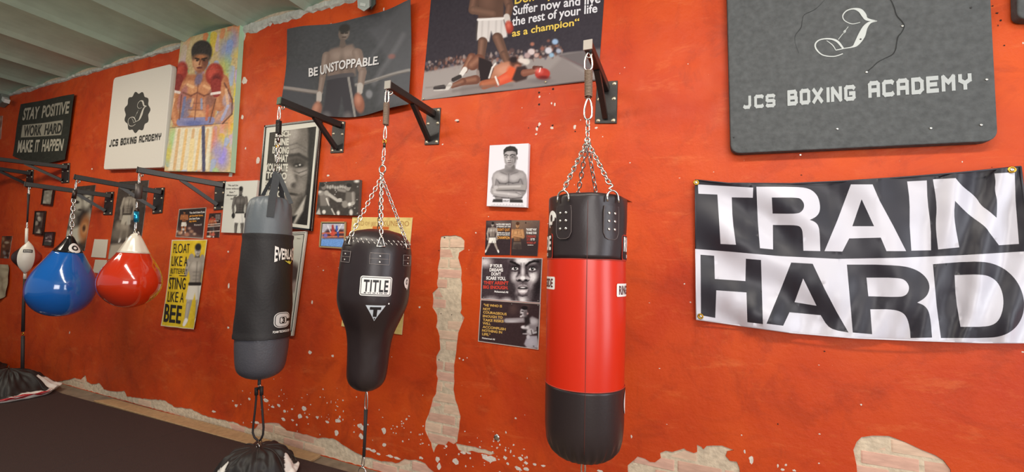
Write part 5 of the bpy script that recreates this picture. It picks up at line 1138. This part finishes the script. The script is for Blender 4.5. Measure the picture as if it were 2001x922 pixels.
# ---- prints
def p_quote1(a): a.frame(471, 365, 72, 104, -.05).boxer('55504c', '2a2826', '85807a', 'dedad2', '2c2a29', 'down', hair='1c1b1a')
o = poster('poster', 'white quotation print of a boxer in pale shorts, left of the foam bag', 'poster', [(441,355),(504,352),(492,456),(432,454)], .02, 'd0cec4', p_quote1)
for t, a_, b_ in (('"We can\'t be', (445,364), (465,363.5)), ('brave without', (442,370), (466,370)), ('fear."', (448,377), (459,377)), ('-Muhammad', (442,383), (463,383)), ('Ali', (450,390), (455,390))): ltx(o, t, a_, b_, 3.4, '4a4744', bold=.02)
def p_lose(a):
    a.noise(.01, 2, 1); a.ell(372,452,28,14,'4a3030',0,6,.7); a.poly([(343,440),(352,450),(400,462),(396,470),(340,470)], '6a5048', 3, .8)
    a.frame(361, 411, 36, 46, -.06).boxer('9a5c38', '3a2018', 'd08850', 'e0d8cc', 'b03020', 'crossed', True)
    a.frame(0, 0, 1, 1)
    for x, y, s, c in ((352,455,4,'c89878'),(358,448,3,'e0d8d0'),(365,458,5,'b07860'),(374,452,4,'a88068'),(380,457,3,'c8a890'),(357,462,4,'8a5a48'),(346,452,2,'d8d0c0'),(370,446,3,'b89080')): a.ell(x, y, s, s*.8, c, 0, 1.5, .9)
    for p, q_ in (((350,409),(403,405)), ((403,405),(397,466)), ((397,466),(343,463)), ((343,463),(350,409))): a.line([p, q_], .9, 'c8bcae')
o = poster('poster', 'small dark print of a boxer with white and orange quotation, above the yellow poster', 'poster', [(350,408.5),(403,405),(397,466.5),(343,463)], .002, '2c2220', p_lose)
for t, a_, b_, c in (("You don't lose if you", (370,417.5), (400,415.5), 'e4ded6'), ('get knocked down,', (370,423.5), (397,422), 'e0942c'), ('you lose if you', (369.5,429), (390,428), 'e4ded6'), ('stay down.', (369.5,434), (384,433), 'e0942c'), ('Muhammad Ali', (379,441), (394,440.5), 'a89a94')): ltx(o, t, a_, b_, 3.6, c, bold=.03)
def p_red(a):
    a.noise(.01, 2, 1); a.frame(416, 420, 36, 46, -.06).boxer('9a5538', '3a2018', 'd08058', '3a3434', 'b03020', 'guard', True); a.frame(0, 0, 1, 1)
    for y in (439, 443, 453): a.line([(405,y), (430,y-2)], .7, 'd8ccc0')
    a.ell(408,462,5,2,'d8c8b8',0,1); a.ell(416,458,4,3,'c06050',0,1)
o = poster('poster', 'tiny dark print of a boxer in the ring, left of the white quotation print', 'poster', [(409,417),(432.5,415.5),(428,464),(403,464)], .002, '3a2420', p_red)
for i in range(4): ltx(o, 'IMPOSSIBLE', (421,421+i*2.6), (430,420.6+i*2.6), 1.6, 'a89c98', bold=.02)
ltx(o, 'IS NOTHING', (419,432.5), (427,432), 1.6, 'e4ded6')
# yellow poster, curling at its foot
def wv_y(X, Z): return .022*np.clip((1.25-Z)/.5, 0, 1)**2+.004*np.sin(X*30)
yq = [(335,468.5),(406,468),(383,643),(318,636)]
def p_yel(a):
    a.noise(.015, 3, 4); a.ell(400,600,20,50,'c9b040',0,15,.4)
    f = [(349,637),(318,636)]
    for p, q_ in (((335,469),(406,468)), ((406,468),(383,643)), ((383,643),(318,636)), ((318,636),(335,469))): a.line([p, q_], 1.3, 'd8d0bc')
    a.frame(387, 477, 104, 160, -.07)
    a.boxer('9a9388', '55504a', 'c3bcb0', 'd3cfc4', pose='guard', hair='2a2420'); a.line([(-.1,.485),(.1,.485)], .02, '2c2622'); a.ell(.12,.72,.03,.05,'e8e4d8',0,.01)
o = grid('poster', yq, .006, p_yel, M_PRINT, None, 1.2, disp=wv_y, bgc='d9b92a'); tag(o, 'tall yellow poster with black stacked words and a pale boxer', 'poster'); o['o'] = .0076
for t, a_, b_, h, bd in (('FLOAT', (338,494), (370,494), 18, .0), ('LIKE A', (334,519), (366,520), 19, .0), ('BUTTERFLY', (332,534), (365,535), 10, .0), ('STING', (329,564), (362,565), 22, .01), ('LIKE A', (327,589), (359,591), 20, .0), ('BEE', (322,627), (356,631), 33, .02)):
    text(o, t, a_, b_, h, '1e1914', .0095, bold=bd, disp=wv_y, slant=1.2)
mesh('rule_line', [W(x, y, .0082+float(wv_y(np.array(W(x, y).x), np.array(W(x, y).z)))) for x, y in ((331,537),(364,538),(364,539.4),(331,538.4))], [(3, 2, 1, 0)], ink('1e1914'), o)
def p_box(a):
    a.noise(.012, 2, 6); rg = random.Random(2)
    for _ in range(26): a.ell(rg.uniform(618, 702), rg.uniform(354, 420), .9, .9, 'e8e4de', 0, .6, .9)
    for x in range(640, 680, 5): a.ell(x, 365+rg.uniform(-2, 2), 2.5, 3.5, 'c3beb6', 0, 1.2, .8)
    sk, hi = '77706a', 'aaa49c'
    a.ell(633,364,5,7,sk,10); a.ell(630,361,5,4,'2c2926'); a.poly([(624,374),(640,372),(644,392),(638,404),(626,402)], sk, 1.5); a.cap(640,378,660,392,3.5,3,hi,hi='d0cac2'); a.ell(664,391,4.5,4,'b8b2aa'); a.ell(627,377,6,5,'8f8982',0,1); a.ell(625,375,3,2.5,'c8c2ba',0,1); a.ell(638,377,4.5,5,'a8a29a',0,1); a.cap(638,388,646,410,1.5,1,'d8d2ca'); a.poly([(627,403),(645,402),(654,420),(632,420)], '4a4642', 1.5); a.line([(648,408),(654,420)], 1.2, 'c8c2ba')
    a.ell(680,366,5,7,'8f8982'); a.ell(682,362,5.5,4,'23201e'); a.cap(674,373,662,371,3.2,3,sk,hi=hi); a.poly([(676,374),(690,376),(692,396),(684,408),(674,400)], '6a645e', 1.5); a.cap(690,378,691,395,4,3.5,sk,hi='b8b2aa'); a.cap(690,397,682,400,3.5,3,hi); a.ell(674,399,6,7,'8a847c',0,1); a.ell(683,399,3,3.5,'e0dcd4',0,.8); a.poly([(674,408),(690,406),(692,420),(672,420)], '3a3633', 1.5); a.ell(686,415,3.5,6,'d0cac2',0,1.2)
    a.ell(633,414,3.5,4,'d8d4cc',0,.8); a.ell(661,416,3,4.5,'d8d2ca',0,1.2); a.poly([(617,418),(624,406),(627,420)], 'b8b2aa', 1); a.ell(697,354,5,3,'cfcac2',0,1.5)
    a.line([(668,352),(700,350)], 1, '6d6660', .5)
o = poster('stretched_canvas', 'black and white canvas of two boxers fighting, right of the big framed portrait', 'painting', [(624,356),(703,351),(700,421),(617,419)], .025, '3d3733', p_box, M_PAINT, side='5a514c')
def p_ring(a):
    a.poly([(624,466),(676,466),(676,490),(620,490)], '6f9ad8', 1.5); a.poly([(626,438),(676,436),(674,462),(626,462)], 'b8b4c0', 2); a.poly([(630,458),(640,448),(672,448),(674,466),(630,466)], '4a3038', 2); a.line([(630,456),(672,454)], 1.6, 'c86848'); a.line([(630,463),(674,462)], 1.4, 'c87858'); a.cap(650,441,651,452,2,3,'a03838'); a.ell(650,456,5,5,'c85040',0,1); a.cap(658,442,658,450,1.8,2,'3858a8'); a.cap(660,452,661,462,2,1.5,'2c4898'); a.line([(640,440),(646,454)], .8, 'e8e4ea'); a.line([(668,438),(660,452)], .8, 'e8e4ea'); a.ell(636,460,4,4,'7a6ab0',0,1.5); a.noise(.03, 0, 1)
o = framed('picture_frame', 'small gold framed boxing ring photo, left of the bowling-pin shaped bag', [(628,433),(676,433),(674,486),(624,483)], .009, .014, 'a8926a', None, [(630.5,437),(674,437),(672,483),(627,480)], p_ring, 'b8b4be', cat='picture frame')
def p_tao(a): a.noise(.02, 3, 1); a.ell(750,560,60,80,'b89a50',0,30,.35); a.poly([(728,442),(760,443),(760,449),(728,448)], 'c8642c', .8)
o = poster('poster', 'pale yellow martial arts poster mostly hidden behind the bowling-pin shaped bag', 'poster', [(688.5,424),(806,425),(785,654),(667,637)], .004, 'd9c07c', p_tao, side='e8dcb8', step=1.6)
ltx(o, 'TAO', (692,441), (711,441), 10, 'b08a50', bold=0); ltx(o, 'OF JEET', (713,440), (740,441), 7, 'b08a50', bold=0); ltx(o, 'KUNE DO', (748,441), (799,442), 10, 'a8763c', bold=0)
def p_ali(a):
    a.grad('c8c4cc', 990, 400, 1000, 285, .25); sk, hi, dk = '837d7e', 'b9b3b4', '3a3537'
    a.poly([(987,322),(1005,322),(1007,329),(1014,332),(1022,334),(1028,341),(1030,352),(1031,364),(1028,376),(1022,384),(1018,391),(969,391),(966,383),(960,378),(959,370),(962,360),(961,348),(964,339),(970,334),(980,331),(986,329)], sk, .9)
    a.ell(973,344,8,8,hi,0,3.5,.8); a.ell(966,356,3,12,hi,0,2.5,.7); a.ell(1018,343,8,7,hi,0,3.5,.55); a.ell(1026,357,3,10,'a09a9b',0,2.5,.6)
    a.ell(984,348,9,7,'c6c0c1',0,3,.75); a.ell(1004,347,9,7,'bdb7b8',0,3,.7); a.line([(994,340),(994,362)], .7, dk, .55, 1.3)
    a.line([(972,352),(976,358),(988,359),(994,356)], .8, dk, .7, 1.2); a.line([(994,356),(1002,358),(1013,356),(1016,350)], .8, dk, .7, 1.2); a.line([(978,336),(990,341)], .6, dk, .5, 1); a.line([(1012,336),(998,341)], .6, dk, .5, 1)
    a.line([(970,350),(968,362)], .7, dk, .6, 1.2); a.line([(1018,350),(1022,362)], .7, dk, .6, 1.2); a.ell(998,334,8,4,'5f595a',0,2.5,.7); a.ell(1003,326,4,5,'55504f',0,2,.7)
    # folded arms: upper forearm lies across, the other tucks beneath
    a.poly([(1028,362),(1026,371),(1000,370),(978,371),(968,372),(963,368),(966,363),(980,362),(1004,362),(1018,360)], '97918f', .9); a.line([(976,365),(1016,364)], 1.6, 'cfc9ca', .7, 1.6); a.line([(966,372.5),(1004,371.5),(1026,373)], .8, dk, .85, .9)
    a.poly([(960,366),(966,372),(990,374),(1012,377),(1020,381),(1018,385),(1000,386),(978,384),(964,381),(958,375)], '9f999a', .9); a.line([(966,376),(994,379),(1010,381)], 1.6, 'd0cacb', .7, 1.6); a.line([(964,383),(980,386),(1002,388),(1020,386)], .8, dk, .8, 1)
    a.ell(969,366,4.5,3.4,'b7b1b2',0,.8); 
    for k in range(4): a.line([(963+k*.6,369+k*2.1),(968+k*.6,369.6+k*2.1)], .8, 'c3bdbe', .8)
    a.ell(1014,378,5,2.6,'a8a2a3',10,.9); a.line([(1008,376),(1018,380)], .5, dk, .6)
    a.ell(975,388,5,4,sk,0,1.5,.8); a.line([(994,386),(994,391)], .7, dk, .6, 1)
    # head
    a.poly([(984,302),(986,294),(992,290),(1001,289),(1008,292),(1010,300),(1009,310),(1006,318),(1001,325),(996,327),(990,325),(986,317)], '8e8889', .8)
    a.ell(992,311,5,9,'c3bdbe',0,2.5,.85); a.ell(994,299,7,3.5,'b3adae',0,2,.7); a.ell(1006,312,3,9,'585354',0,2,.8); a.ell(1003,313,2.6,4,'a39d9e',0,1.8,.6); a.ell(1010.5,309,1.6,3,'7d7778',0,.6)
    a.poly([(984,301),(984,293),(989,287.5),(997,285),(1006,286.5),(1011,292),(1011.5,301),(1009,303),(1008,297),(1001,294.5),(991,295.5),(986.5,298),(985.5,302)], '1f1c1d', .7)
    a.line([(986,303.5),(989,302.3),(993,303.6)], .9, '1f1c1d'); a.line([(997,303.6),(1001,302),(1006,303)], .9, '1f1c1d'); a.ell(990,306.3,2.1,.9,'1f1c1d'); a.ell(1001,306.2,2.1,.9,'1f1c1d'); a.line([(986.8,308.5),(992.5,309)], .4, dk, .6); a.line([(998,309),(1004,308.5)], .4, dk, .6)
    a.line([(996.5,305),(997,312)], .6, '5f595a', .7, .8); a.ell(995.3,313.6,3,1.1,'4a4546',0,.6); a.ell(995,311.5,1.2,2,'d0cacb',0,.8,.8); a.ell(995.3,317.8,3.8,.9,'352b2e',0,.4); a.ell(995.3,319.4,3.2,1.1,'9d9395',0,.5); a.line([(992,322),(999,322)], .5, '4a4546', .7, .8); a.line([(988,312),(989.5,319)], .5, '5a5455', .6, 1); a.line([(1001.5,312),(1001,319)], .5, '4a4546', .6, 1)
    a.poly([(964,389),(1021,390),(1022,396),(962,395)], '2f2b2c', .7); a.poly([(982,388),(996,388.4),(996,397),(982,396.6)], 'd4d0d6', .5); a.line([(962,397),(1022,398.6)], 2, 'dedae0')
    for x in range(966, 1022, 6): a.line([(x,399),(x-.6,403)], .5, '8f8a90', .7)
    a.poly([(960,400),(1023,401),(1024,405),(959,403.4)], 'c6c2c8', .8)
o = poster('stretched_canvas', 'white canvas of a bare-chested boxer with folded arms', 'painting', [(957,284),(1033,280),(1029,405),(951,402.5)], .03, 'dfdbe2', p_ali, M_PAINT, side='d3cfd4', step=1.05)
ltx(o, 'EVERLAST', (983,394), (995,394), 3, '3a3637')
def p_q16(a): a.noise(.008, 2, 1); a.ell(970,436,20,6,'8a7468',0,5,.6); a.frame(965, 435, 57, 58, -.05).boxer('8d8078', '3a302c', 'cfc6be', 'e6e2dc', pose='guard', hair='1c1614')
def p_q16w(a):
    a.noise(.008, 2, 1); a.ell(975,434,22,6,'8a7468',0,5,.6); a.frame(963, 434, 50, 60, -.03).boxer('8d8078', '3a302c', 'cfc6be', 'e6e2dc', pose='wide', hair='1c1614')
o = poster('poster', 'small dark print of a dancing boxer, left one of the pair under the folded-arms canvas', 'poster', [(950,431),(999.5,430),(996.5,498),(947.5,498)], .002, '33262a', p_q16w, side='8a8488', step=1.0)
for t, a_, b_, c, h in (('I HATED EVERY MINUTE', (969,440), (998,440), 'e8e4e0', 3.2), ('OF TRAINING, BUT I SAID', (970,444), (998,444), 'e8e4e0', 2.6), ("DON'T QUIT.", (972,451), (997,451.5), 'd08a3a', 5), ('SUFFER NOW AND LIVE', (972,456), (996.5,456.5), 'e8e4e0', 2.6), ('REST OF YOUR LIFE AS A', (972,460), (996.5,460), 'e8e4e0', 2.6), ('CHAMPION', (972,466.5), (996,467), 'd89a48', 5)): ltx(o, t, a_, b_, h, c, bold=.03)
def p_q17(a):
    a.grad('7a6458', 1025, 480, 1020, 425, .9); a.noise(.008, 2, 1); a.ell(1018,440,16,12,'8a6a50',0,10,.5)
    a.frame(1011.5, 434, 62, 78, -.02).boxer('a87850', '4a3020', 'd8a878', 'b8a890', pose='crossed', legs=False, hair='4a2c1c'); a.frame(0, 0, 1, 1); a.ell(1012,482,20,12,'352a2a',0,8,.9)
o = poster('poster', 'small brown print of a boxer with folded arms, right one of the small pair', 'poster', [(1000,430),(1054.5,430.5),(1050,500),(998.5,498.5)], .002, '35292b', p_q17, side='8a8488', step=1.0)
for t, a_, b_, c, h in (('THE BEST WAY', (1028,450.5), (1048.5,450.5), 'e8e4e0', 4.2), ('TO MAKE YOUR', (1028,457), (1048.5,457), 'e8e4e0', 4.2), ('DREAMS', (1029,464), (1047,464), 'a83a2c', 4.4), ('COME TRUE', (1029,470), (1036,470), 'a83a2c', 4.4), ('IS TO', (1037,469.5), (1045,469.5), 'e8e4e0', 4), ('WAKE UP', (1029,476), (1047,476.5), 'a83a2c', 4), ('MUHAMMAD ALI', (1031,479.5), (1042,479.5), 'e8e4e0', 1.6)): ltx(o, t, a_, b_, h, c, bold=.035)
pins(o, [(1027.5,435)], '2a2222', .004)
def p_dream(a):
    a.ell(948,512,12,9,'dad3d6',0,6,.9); a.ell(960,588,13,8,'c8c0c4',0,5,.9); a.ell(990,590,12,8,'e4dde0',0,4,.9)
    dk = '1e1519'
    a.poly([(1001,504),(1056,505),(1055,545),(1050,566),(1042,580),(1036,592),(1010,592),(1003,578),(997,556),(997,535),(999,518)], '6a6064', 3)
    a.ell(1022,509,20,8,'f0ecee',0,5,.95); a.ell(1050,560,7,22,dk,15,5,.9); a.ell(1000,560,5,24,'2e2428',-8,4,.85); a.ell(1001,510,5,8,'2e2428',0,4,.8); a.ell(1053,512,5,12,'2e2428',0,4,.8)
    a.ell(1007,541,8,10,'d4ced1',10,4,.9); a.ell(1040,542,9,11,'f2eef0',25,4,.95); a.ell(1012,552,5,9,'8a8084',0,3,.8); a.ell(1036,556,5,8,'a39a9e',0,3,.8); a.ell(1020,585,10,7,'c9c3c6',0,3.5,.95); a.ell(1021,586,5,4,'f4f0f2',0,2.5,.9)
    for ex, ey in ((1006.5,524), (1040,525)):
        a.ell(ex, ey-1.5, 10, 6.5, '2a2025', 0, 3, .92); a.ell(ex, ey+.3, 7.6, 3.2, 'f2eef0', 0, .7); a.ell(ex+.3, ey, 3.1, 3.3, '0e080a', 0, .5); a.ell(ex+1.3, ey-1, .9, .8, 'ffffff', 0, .3)
        a.line([(ex-8, ey+1.2), (ex-4, ey-2.8), (ex+3, ey-3.2), (ex+8, ey+.4)], .8, '0e080a'); a.line([(ex-6, ey+5), (ex, ey+6.6), (ex+6, ey+4.6)], .7, '2a2025', .8, .8)
    a.line([(998,511),(1006,514),(1014,519)], 1.9, '120b0d', 1, 1); a.line([(1028,519),(1035,513),(1044,510),(1052,511)], 2.0, '120b0d', 1, 1); a.line([(1018,514),(1019,522)], .6, '3a3035', .7, .8); a.line([(1024,514),(1024,522)], .6, '3a3035', .7, .8)
    a.line([(1015,521),(1014,533),(1010,541)], 1.6, '2a2025', .85, 1.8); a.line([(1028,523),(1030,534),(1034,542)], 1.5, '2a2025', .85, 1.8); a.ell(1021.5,531,3.2,13,'d8d2d5',0,2,.95)
    a.ell(1021.5,543,6,4,'f6f2f4',0,1.6); a.ell(1012.5,544,4,3.4,'bab2b6',0,1.2); a.ell(1031,544,4,3.4,'c8c0c4',0,1.2); a.ell(1015,547.3,3.2,1.8,'0e080a',0,.7); a.ell(1028,547.3,3.2,1.8,'0e080a',0,.7); a.line([(1009,547),(1012,549.5),(1018,549),(1021.5,551),(1025,549),(1031,549.5),(1034,547)], .8, '1a1215', .9, .7)
    a.poly([(1009,563),(1014,557.5),(1019,555.5),(1021.5,556.5),(1024,555.5),(1029,557.5),(1034,563),(1028,561),(1015,561)], '8f8488', .7); a.line([(1014,558),(1020,556.4)], .5, 'd8d2d5', .8); a.line([(1023,556.4),(1029,558)], .5, 'd8d2d5', .8)
    a.ell(1021.5,562.6,9.5,2.4,'0e080a',0,.6); a.ell(1021.5,561.6,5.6,1.1,'ece8ea',0,.4); a.poly([(1011,565),(1032,565),(1030,571),(1025,574.5),(1018,574.5),(1013,571)], 'b8adb1', .8); a.ell(1021.5,569,7,2.6,'fbf7f9',0,1.2); a.line([(1013,576.5),(1021,578.5),(1030,576.5)], 1.1, '2a2025', .8, 1.2)
    a.line([(1005,566),(1008,578),(1013,588)], 1.8, '2a2025', .7, 2.5); a.ell(1009,571,2.5,6,'9d9498',10,2,.6)
    for p, q_ in (((942,502),(1060,504.5)), ((1060,504.5),(1056,592)), ((1056,592),(939,584)), ((939,584),(942,502))): a.line([p, q_], 1.3, 'cfc6c6')
    a.noise(.015, 1, 3)
o = poster('poster', 'landscape black and white print of a close-up face with white and red words', 'poster', [(942,502),(1060,504.5),(1056,592),(939,584)], .002, '3f3338', p_dream, side='cfc6c6', step=1.0)
for t, a_, b_, c, h in (('IF YOUR', (957.5,522), (982,522.5), 'e8e4e4', 6), ('DREAMS', (956.5,530), (983,530.5), 'e8e4e4', 6), ("DON'T", (960,538), (979,538.5), 'e8e4e4', 6), ('SCARE YOU,', (950,546), (988,547), 'e8e4e4', 6), ("THEY AREN'T", (945,555), (993.5,556), 'cc3a28', 6), ('BIG ENOUGH.', (944,563.5), (993,565), 'cc3a28', 6), ('Muhammad Ali', (966,571), (993,572.5), 'e8e4e4', 3.4)): ltx(o, t, a_, b_, h, c, bold=.04)
pins(o, [(944,504),(945,581),(1051.5,587.5)])
def p_cour(a):
    a.noise(.008, 2, 2); a.ell(1003,604,8,9,'5a4440',0,5,.7); a.ell(1028,599,7,4,'55423f',0,3,.8)
    a.cap(968,624,1012,627,4.5,4,'7a6a68',soft=3,op=.5); a.cap(990,626,1026,625,4.5,5,'8a8084',hi='c8c2c6'); a.ell(1000,628,12,2,'d8d2d6',0,1.5,.7)
    a.poly([(1032,622),(1040,618),(1052,624),(1052,645),(1036,650),(1026,640)], '8d8488', 2); a.ell(1042,628,8,6,'c3bdc1',0,3,.9); a.ell(1028,640,6,5,'cfc9cd',0,1.5); a.ell(1022,639,4,3,'e0dade',0,1); a.poly([(1024,618),(1034,614),(1036,632),(1026,638)], '2a2022', 2); a.ell(1026,648,7,5,'2a2022',0,2)
    a.ell(1023,610,6.5,9,'c8c2c6',0,1.2); a.ell(1027,612,4,7,'6a5f62',0,2); a.ell(1025,601.5,6.5,4,'1c1416',0,1); a.ell(1021,608,2.5,1.2,'2a2022',0,.6); a.ell(1018.5,614,2,1.5,'3a2c2e',0,.8); a.ell(1018,618,2.2,1.6,'e0dade',0,.6); a.ell(1031,612.5,1.6,1.8,'b89a98',0,.6)
    a.ell(1036,648,7,6,'c8c2c6',0,1.5); a.line([(1036,652),(1052,648)], 2, 'b8b2b6'); a.cap(1032,652,1022,652,2,1,'a8a0a4'); a.line([(1038,645),(1040,653)], .8, '3a2c2e')
    a.poly([(1028,662),(1034,656),(1050,656),(1052,680),(1030,680),(1024,672)], 'a8a2ac', 1.5); a.ell(1032,658,3.5,4,'c8c2c8',0,1); a.ell(1038,668,8,8,'c0bac4',0,5,.6); a.line([(1050,640),(1052,660)], 2, '2a2022')
    for p, q_ in (((939,585),(1056,593)), ((1056,593),(1052,683)), ((1052,683),(934,667)), ((934,667),(939,585))): a.line([p, q_], 1.2, 'd8ccc4')
o = poster('poster', 'dark print of a punching boxer with gold lettering, lowest of the four', 'poster', [(939,585),(1056,593),(1052,683),(934,667)], .0035, '3a292b', p_cour, side='d8ccc4', step=1.0)
for t, a_, b_, in (('"HE WHO IS', (945,598), (981,600.5)), ('NOT', (944,605.5), (958,606.5)), ('COURAGEOUS', (944,612), (990,616)), ('ENOUGH TO', (943.5,619.5), (982,622.5)), ('TAKE RISKS', (943.5,627), (984,630)), ('WILL', (943,633.5), (959,635)), ('ACCOMPLISH', (943,640.5), (988,645.5)), ('NOTHING IN', (942,647.5), (981,651.5)), ('LIFE."', (942,654.5), (958,656.5))): ltx(o, t, a_, b_, 4.6, 'd9ac56', bold=.03)
ltx(o, 'Muhammad Ali', (942,661.5), (967,664.5), 3, 'e8e0dc', bold=.03); pins(o, [(1000,594),(1051.5,596),(1043,676)])
# ---- small pictures at the far left
def p_couple(a):
    a.noise(.015, 2, 1); a.ell(153,398,9,18,'a8a294',5,4); a.ell(150,395,5,3,'2c2824',0,1); a.ell(156,410,4,2,'3a342e',0,1); a.line([(160,380),(172,396),(158,440)], 5, '2e2a26', .9, 3); a.ell(170,392,8,17,'b0aa9c',8,3); a.line([(166,388),(174,386)], 1, '2c2824'); a.ell(170,392,2,4,'8a8478',0,1); a.poly([(158,440),(176,408),(182,420),(160,470),(130,490),(128,450)], 'b8b2a2', 4); a.ell(166,446,11,26,'a8683c',8,4); a.ell(165,446,6,12,'c08858',8,2); a.ell(164,446,3,6,'4a3020',8,1.5); a.ell(140,430,9,14,'b8b0a0',0,5,.7)
o = poster('poster', 'tall narrow poster of two faces behind the blue water bag chain', 'poster', [(146,365),(187,361),(165,490),(124,487)], .002, '3a342e', p_couple, step=1.4)
def p_dark(a):
    a.noise(.015, 2, 1); a.frame(256, 366, 66, 108, -.15).boxer('8a8074', '2e2822', 'b8ae9e', 'b5ac9c', pose='down', hair='1e1a16'); a.frame(0, 0, 1, 1)
    a.ell(236,455,20,14,'7a7064',-10,5,.8); a.ell(232,440,6,8,'988c7c',0,3,.8); a.ell(244,443,5,6,'a89c8c',0,3,.8); a.poly([(216,478),(280,470),(274,510),(208,508)], 'a89c8c', 3)
o = poster('poster', 'dark grey boxing poster behind the red water bag chain', 'poster', [(233,355),(291,352),(271,506),(211,506)], .002, '423a34', p_dark, step=1.5)
def blob(cs, seed):
    def f(a):
        rg = random.Random(seed); x0, x1, y0, y1 = a.X.min(), a.X.max(), a.Y.min(), a.Y.max()
        for _ in range(14): a.ell(rg.uniform(x0, x1), rg.uniform(y0, y1), (x1-x0)*rg.uniform(.08, .2), (y1-y0)*rg.uniform(.05, .14), rg.choice(cs), rg.uniform(-30, 30), 1, .8)
    return f
framed('picture_frame', 'small black framed photo with grey picture, upper one left of the water bags', [(85,369.5),(106,368),(101,402),(81,400)], .014, .02, '241c18', None, [(87,372.5),(104,371),(99.5,399),(83.5,397.5)], blob(['6a645a', 'a8a294', '8a8478'], 1), '8a8478')
framed('picture_frame', 'narrow black framed photo collage, middle of the three small frames at far left', [(69.5,412),(88.5,412),(83,460),(65,458)], .014, .02, '241c18', None, [(71.5,415),(87,415),(82,456),(67,455)], blob(['a89c8c', '6a5a50', '2c2420', 'c3b8a8'], 2), '4a3e38')
framed('picture_frame', 'small dark framed photo just right of the double-end ball top strap', [(88,453),(106,453),(102,481.5),(84,480)], .01, .02, '2c201e', None, [(90,455.5),(104,455.5),(101,473),(86.5,472)], blob(['8a7a78', '4a3438', 'b0a49c'], 3), '3a2a2e')
poster('poster', 'small brown poster left of the double-end ball', 'poster', [(4,461),(24,461),(17,505),(0,504)], .002, '5a3a2a', blob(['a07a5a', '6a5a4a', '8a8a8a', '2c2420', 'b8a890'], 4))
poster('poster', 'faded pink poster strip at the left picture edge', 'poster', [(-16,228),(5,226),(1,272),(-20,272)], .002, '9a6a58', blob(['b09080', '7a5448', 'c0a898'], 5))
poster('paper_sheet', 'white paper sheet with folded top taped between the two water bags', 'paper', [(184.5,467),(211,468),(206.5,504),(178,502)], .002, 'b8b0a0', None, side='cbc2b2')
poster('paper_sheet', 'second paper sheet peeking out below, between the two water bags', 'paper', [(186,507),(209,508),(203,535),(181,532)], .002, 'b8b0a0', None, side='c3baa9')
def wv_p(X, Z): return .015*np.sin(X*22)*np.sin(Z*17)+.012
o = grid('paper_sheet', [(-22,515),(17,517),(12,578),(-10,592)], .012, lambda a: a.noise(.02, 3, 1), M_PRINT, None, 2, disp=wv_p, edge=lambda u, v: (.05*np.sin(np.pi*v)*u, 0*u), bgc='a89a80'); tag(o, 'crumpled beige paper taped to the wall at left picture edge', 'paper')
# ---- small fixtures near the ceiling
c = W(713, 2, .06); r = thing('wall_speaker', 'small pale grey speaker fixed high on the wall by the ceiling', 'speaker', c)
v = [W(x, y, .13) for x, y in ((697,-26),(722,-32),(722,14),(711,22),(699,15))]+[W(x, y, .0) for x, y in ((700,-26),(732,-30),(731,8),(722,18),(704,14))]
n = 5; mesh('housing', v, [(4, 3, 2, 1, 0), (5, 6, 7, 8, 9)]+[(i, (i+1) % n, n+(i+1) % n, n+i) for i in range(n)], mat('pale_grey_plastic', '9aa09a', .5), r)
mesh('side_grille', [W(x, y, .08) for x, y in ((724,-30),(734,-28),(733,8),(724,18))]+[W(x, y, .002) for x, y in ((724,-30),(736,-28),(735,8),(726,20))], [(3, 2, 1, 0), (4, 5, 6, 7), (0, 1, 5, 4), (1, 2, 6, 5), (2, 3, 7, 6), (3, 0, 4, 7)], mat('dark_grey_plastic', '4d544e', .6), r)
mesh('logo_plate', [W(x, y, .133) for x, y in ((704,5),(715,7),(714,13),(703,11))], [(3, 2, 1, 0)], mat('silver_plate', 'b8bcb6', .4), r)
c = W(8, 198, .05); r = thing('junction_box', 'grey ceiling corner box with a small bright tip at far left', 'fixture', c)
mb = MB(); mb.bar(W(6,182,.04), W(6,205,.04), .16, .08, up=Vector((0, 1, 0))); bevel(mb.build('box', mat('grey_box_paint', '6f756c', .6), r), .01)
mb = MB(); mb.bar(W(9,193,.1), W(14,198,.1), .05, .05); mb.build('bright_tip', mat('white_plastic', 'd8dcd6', .4), r)
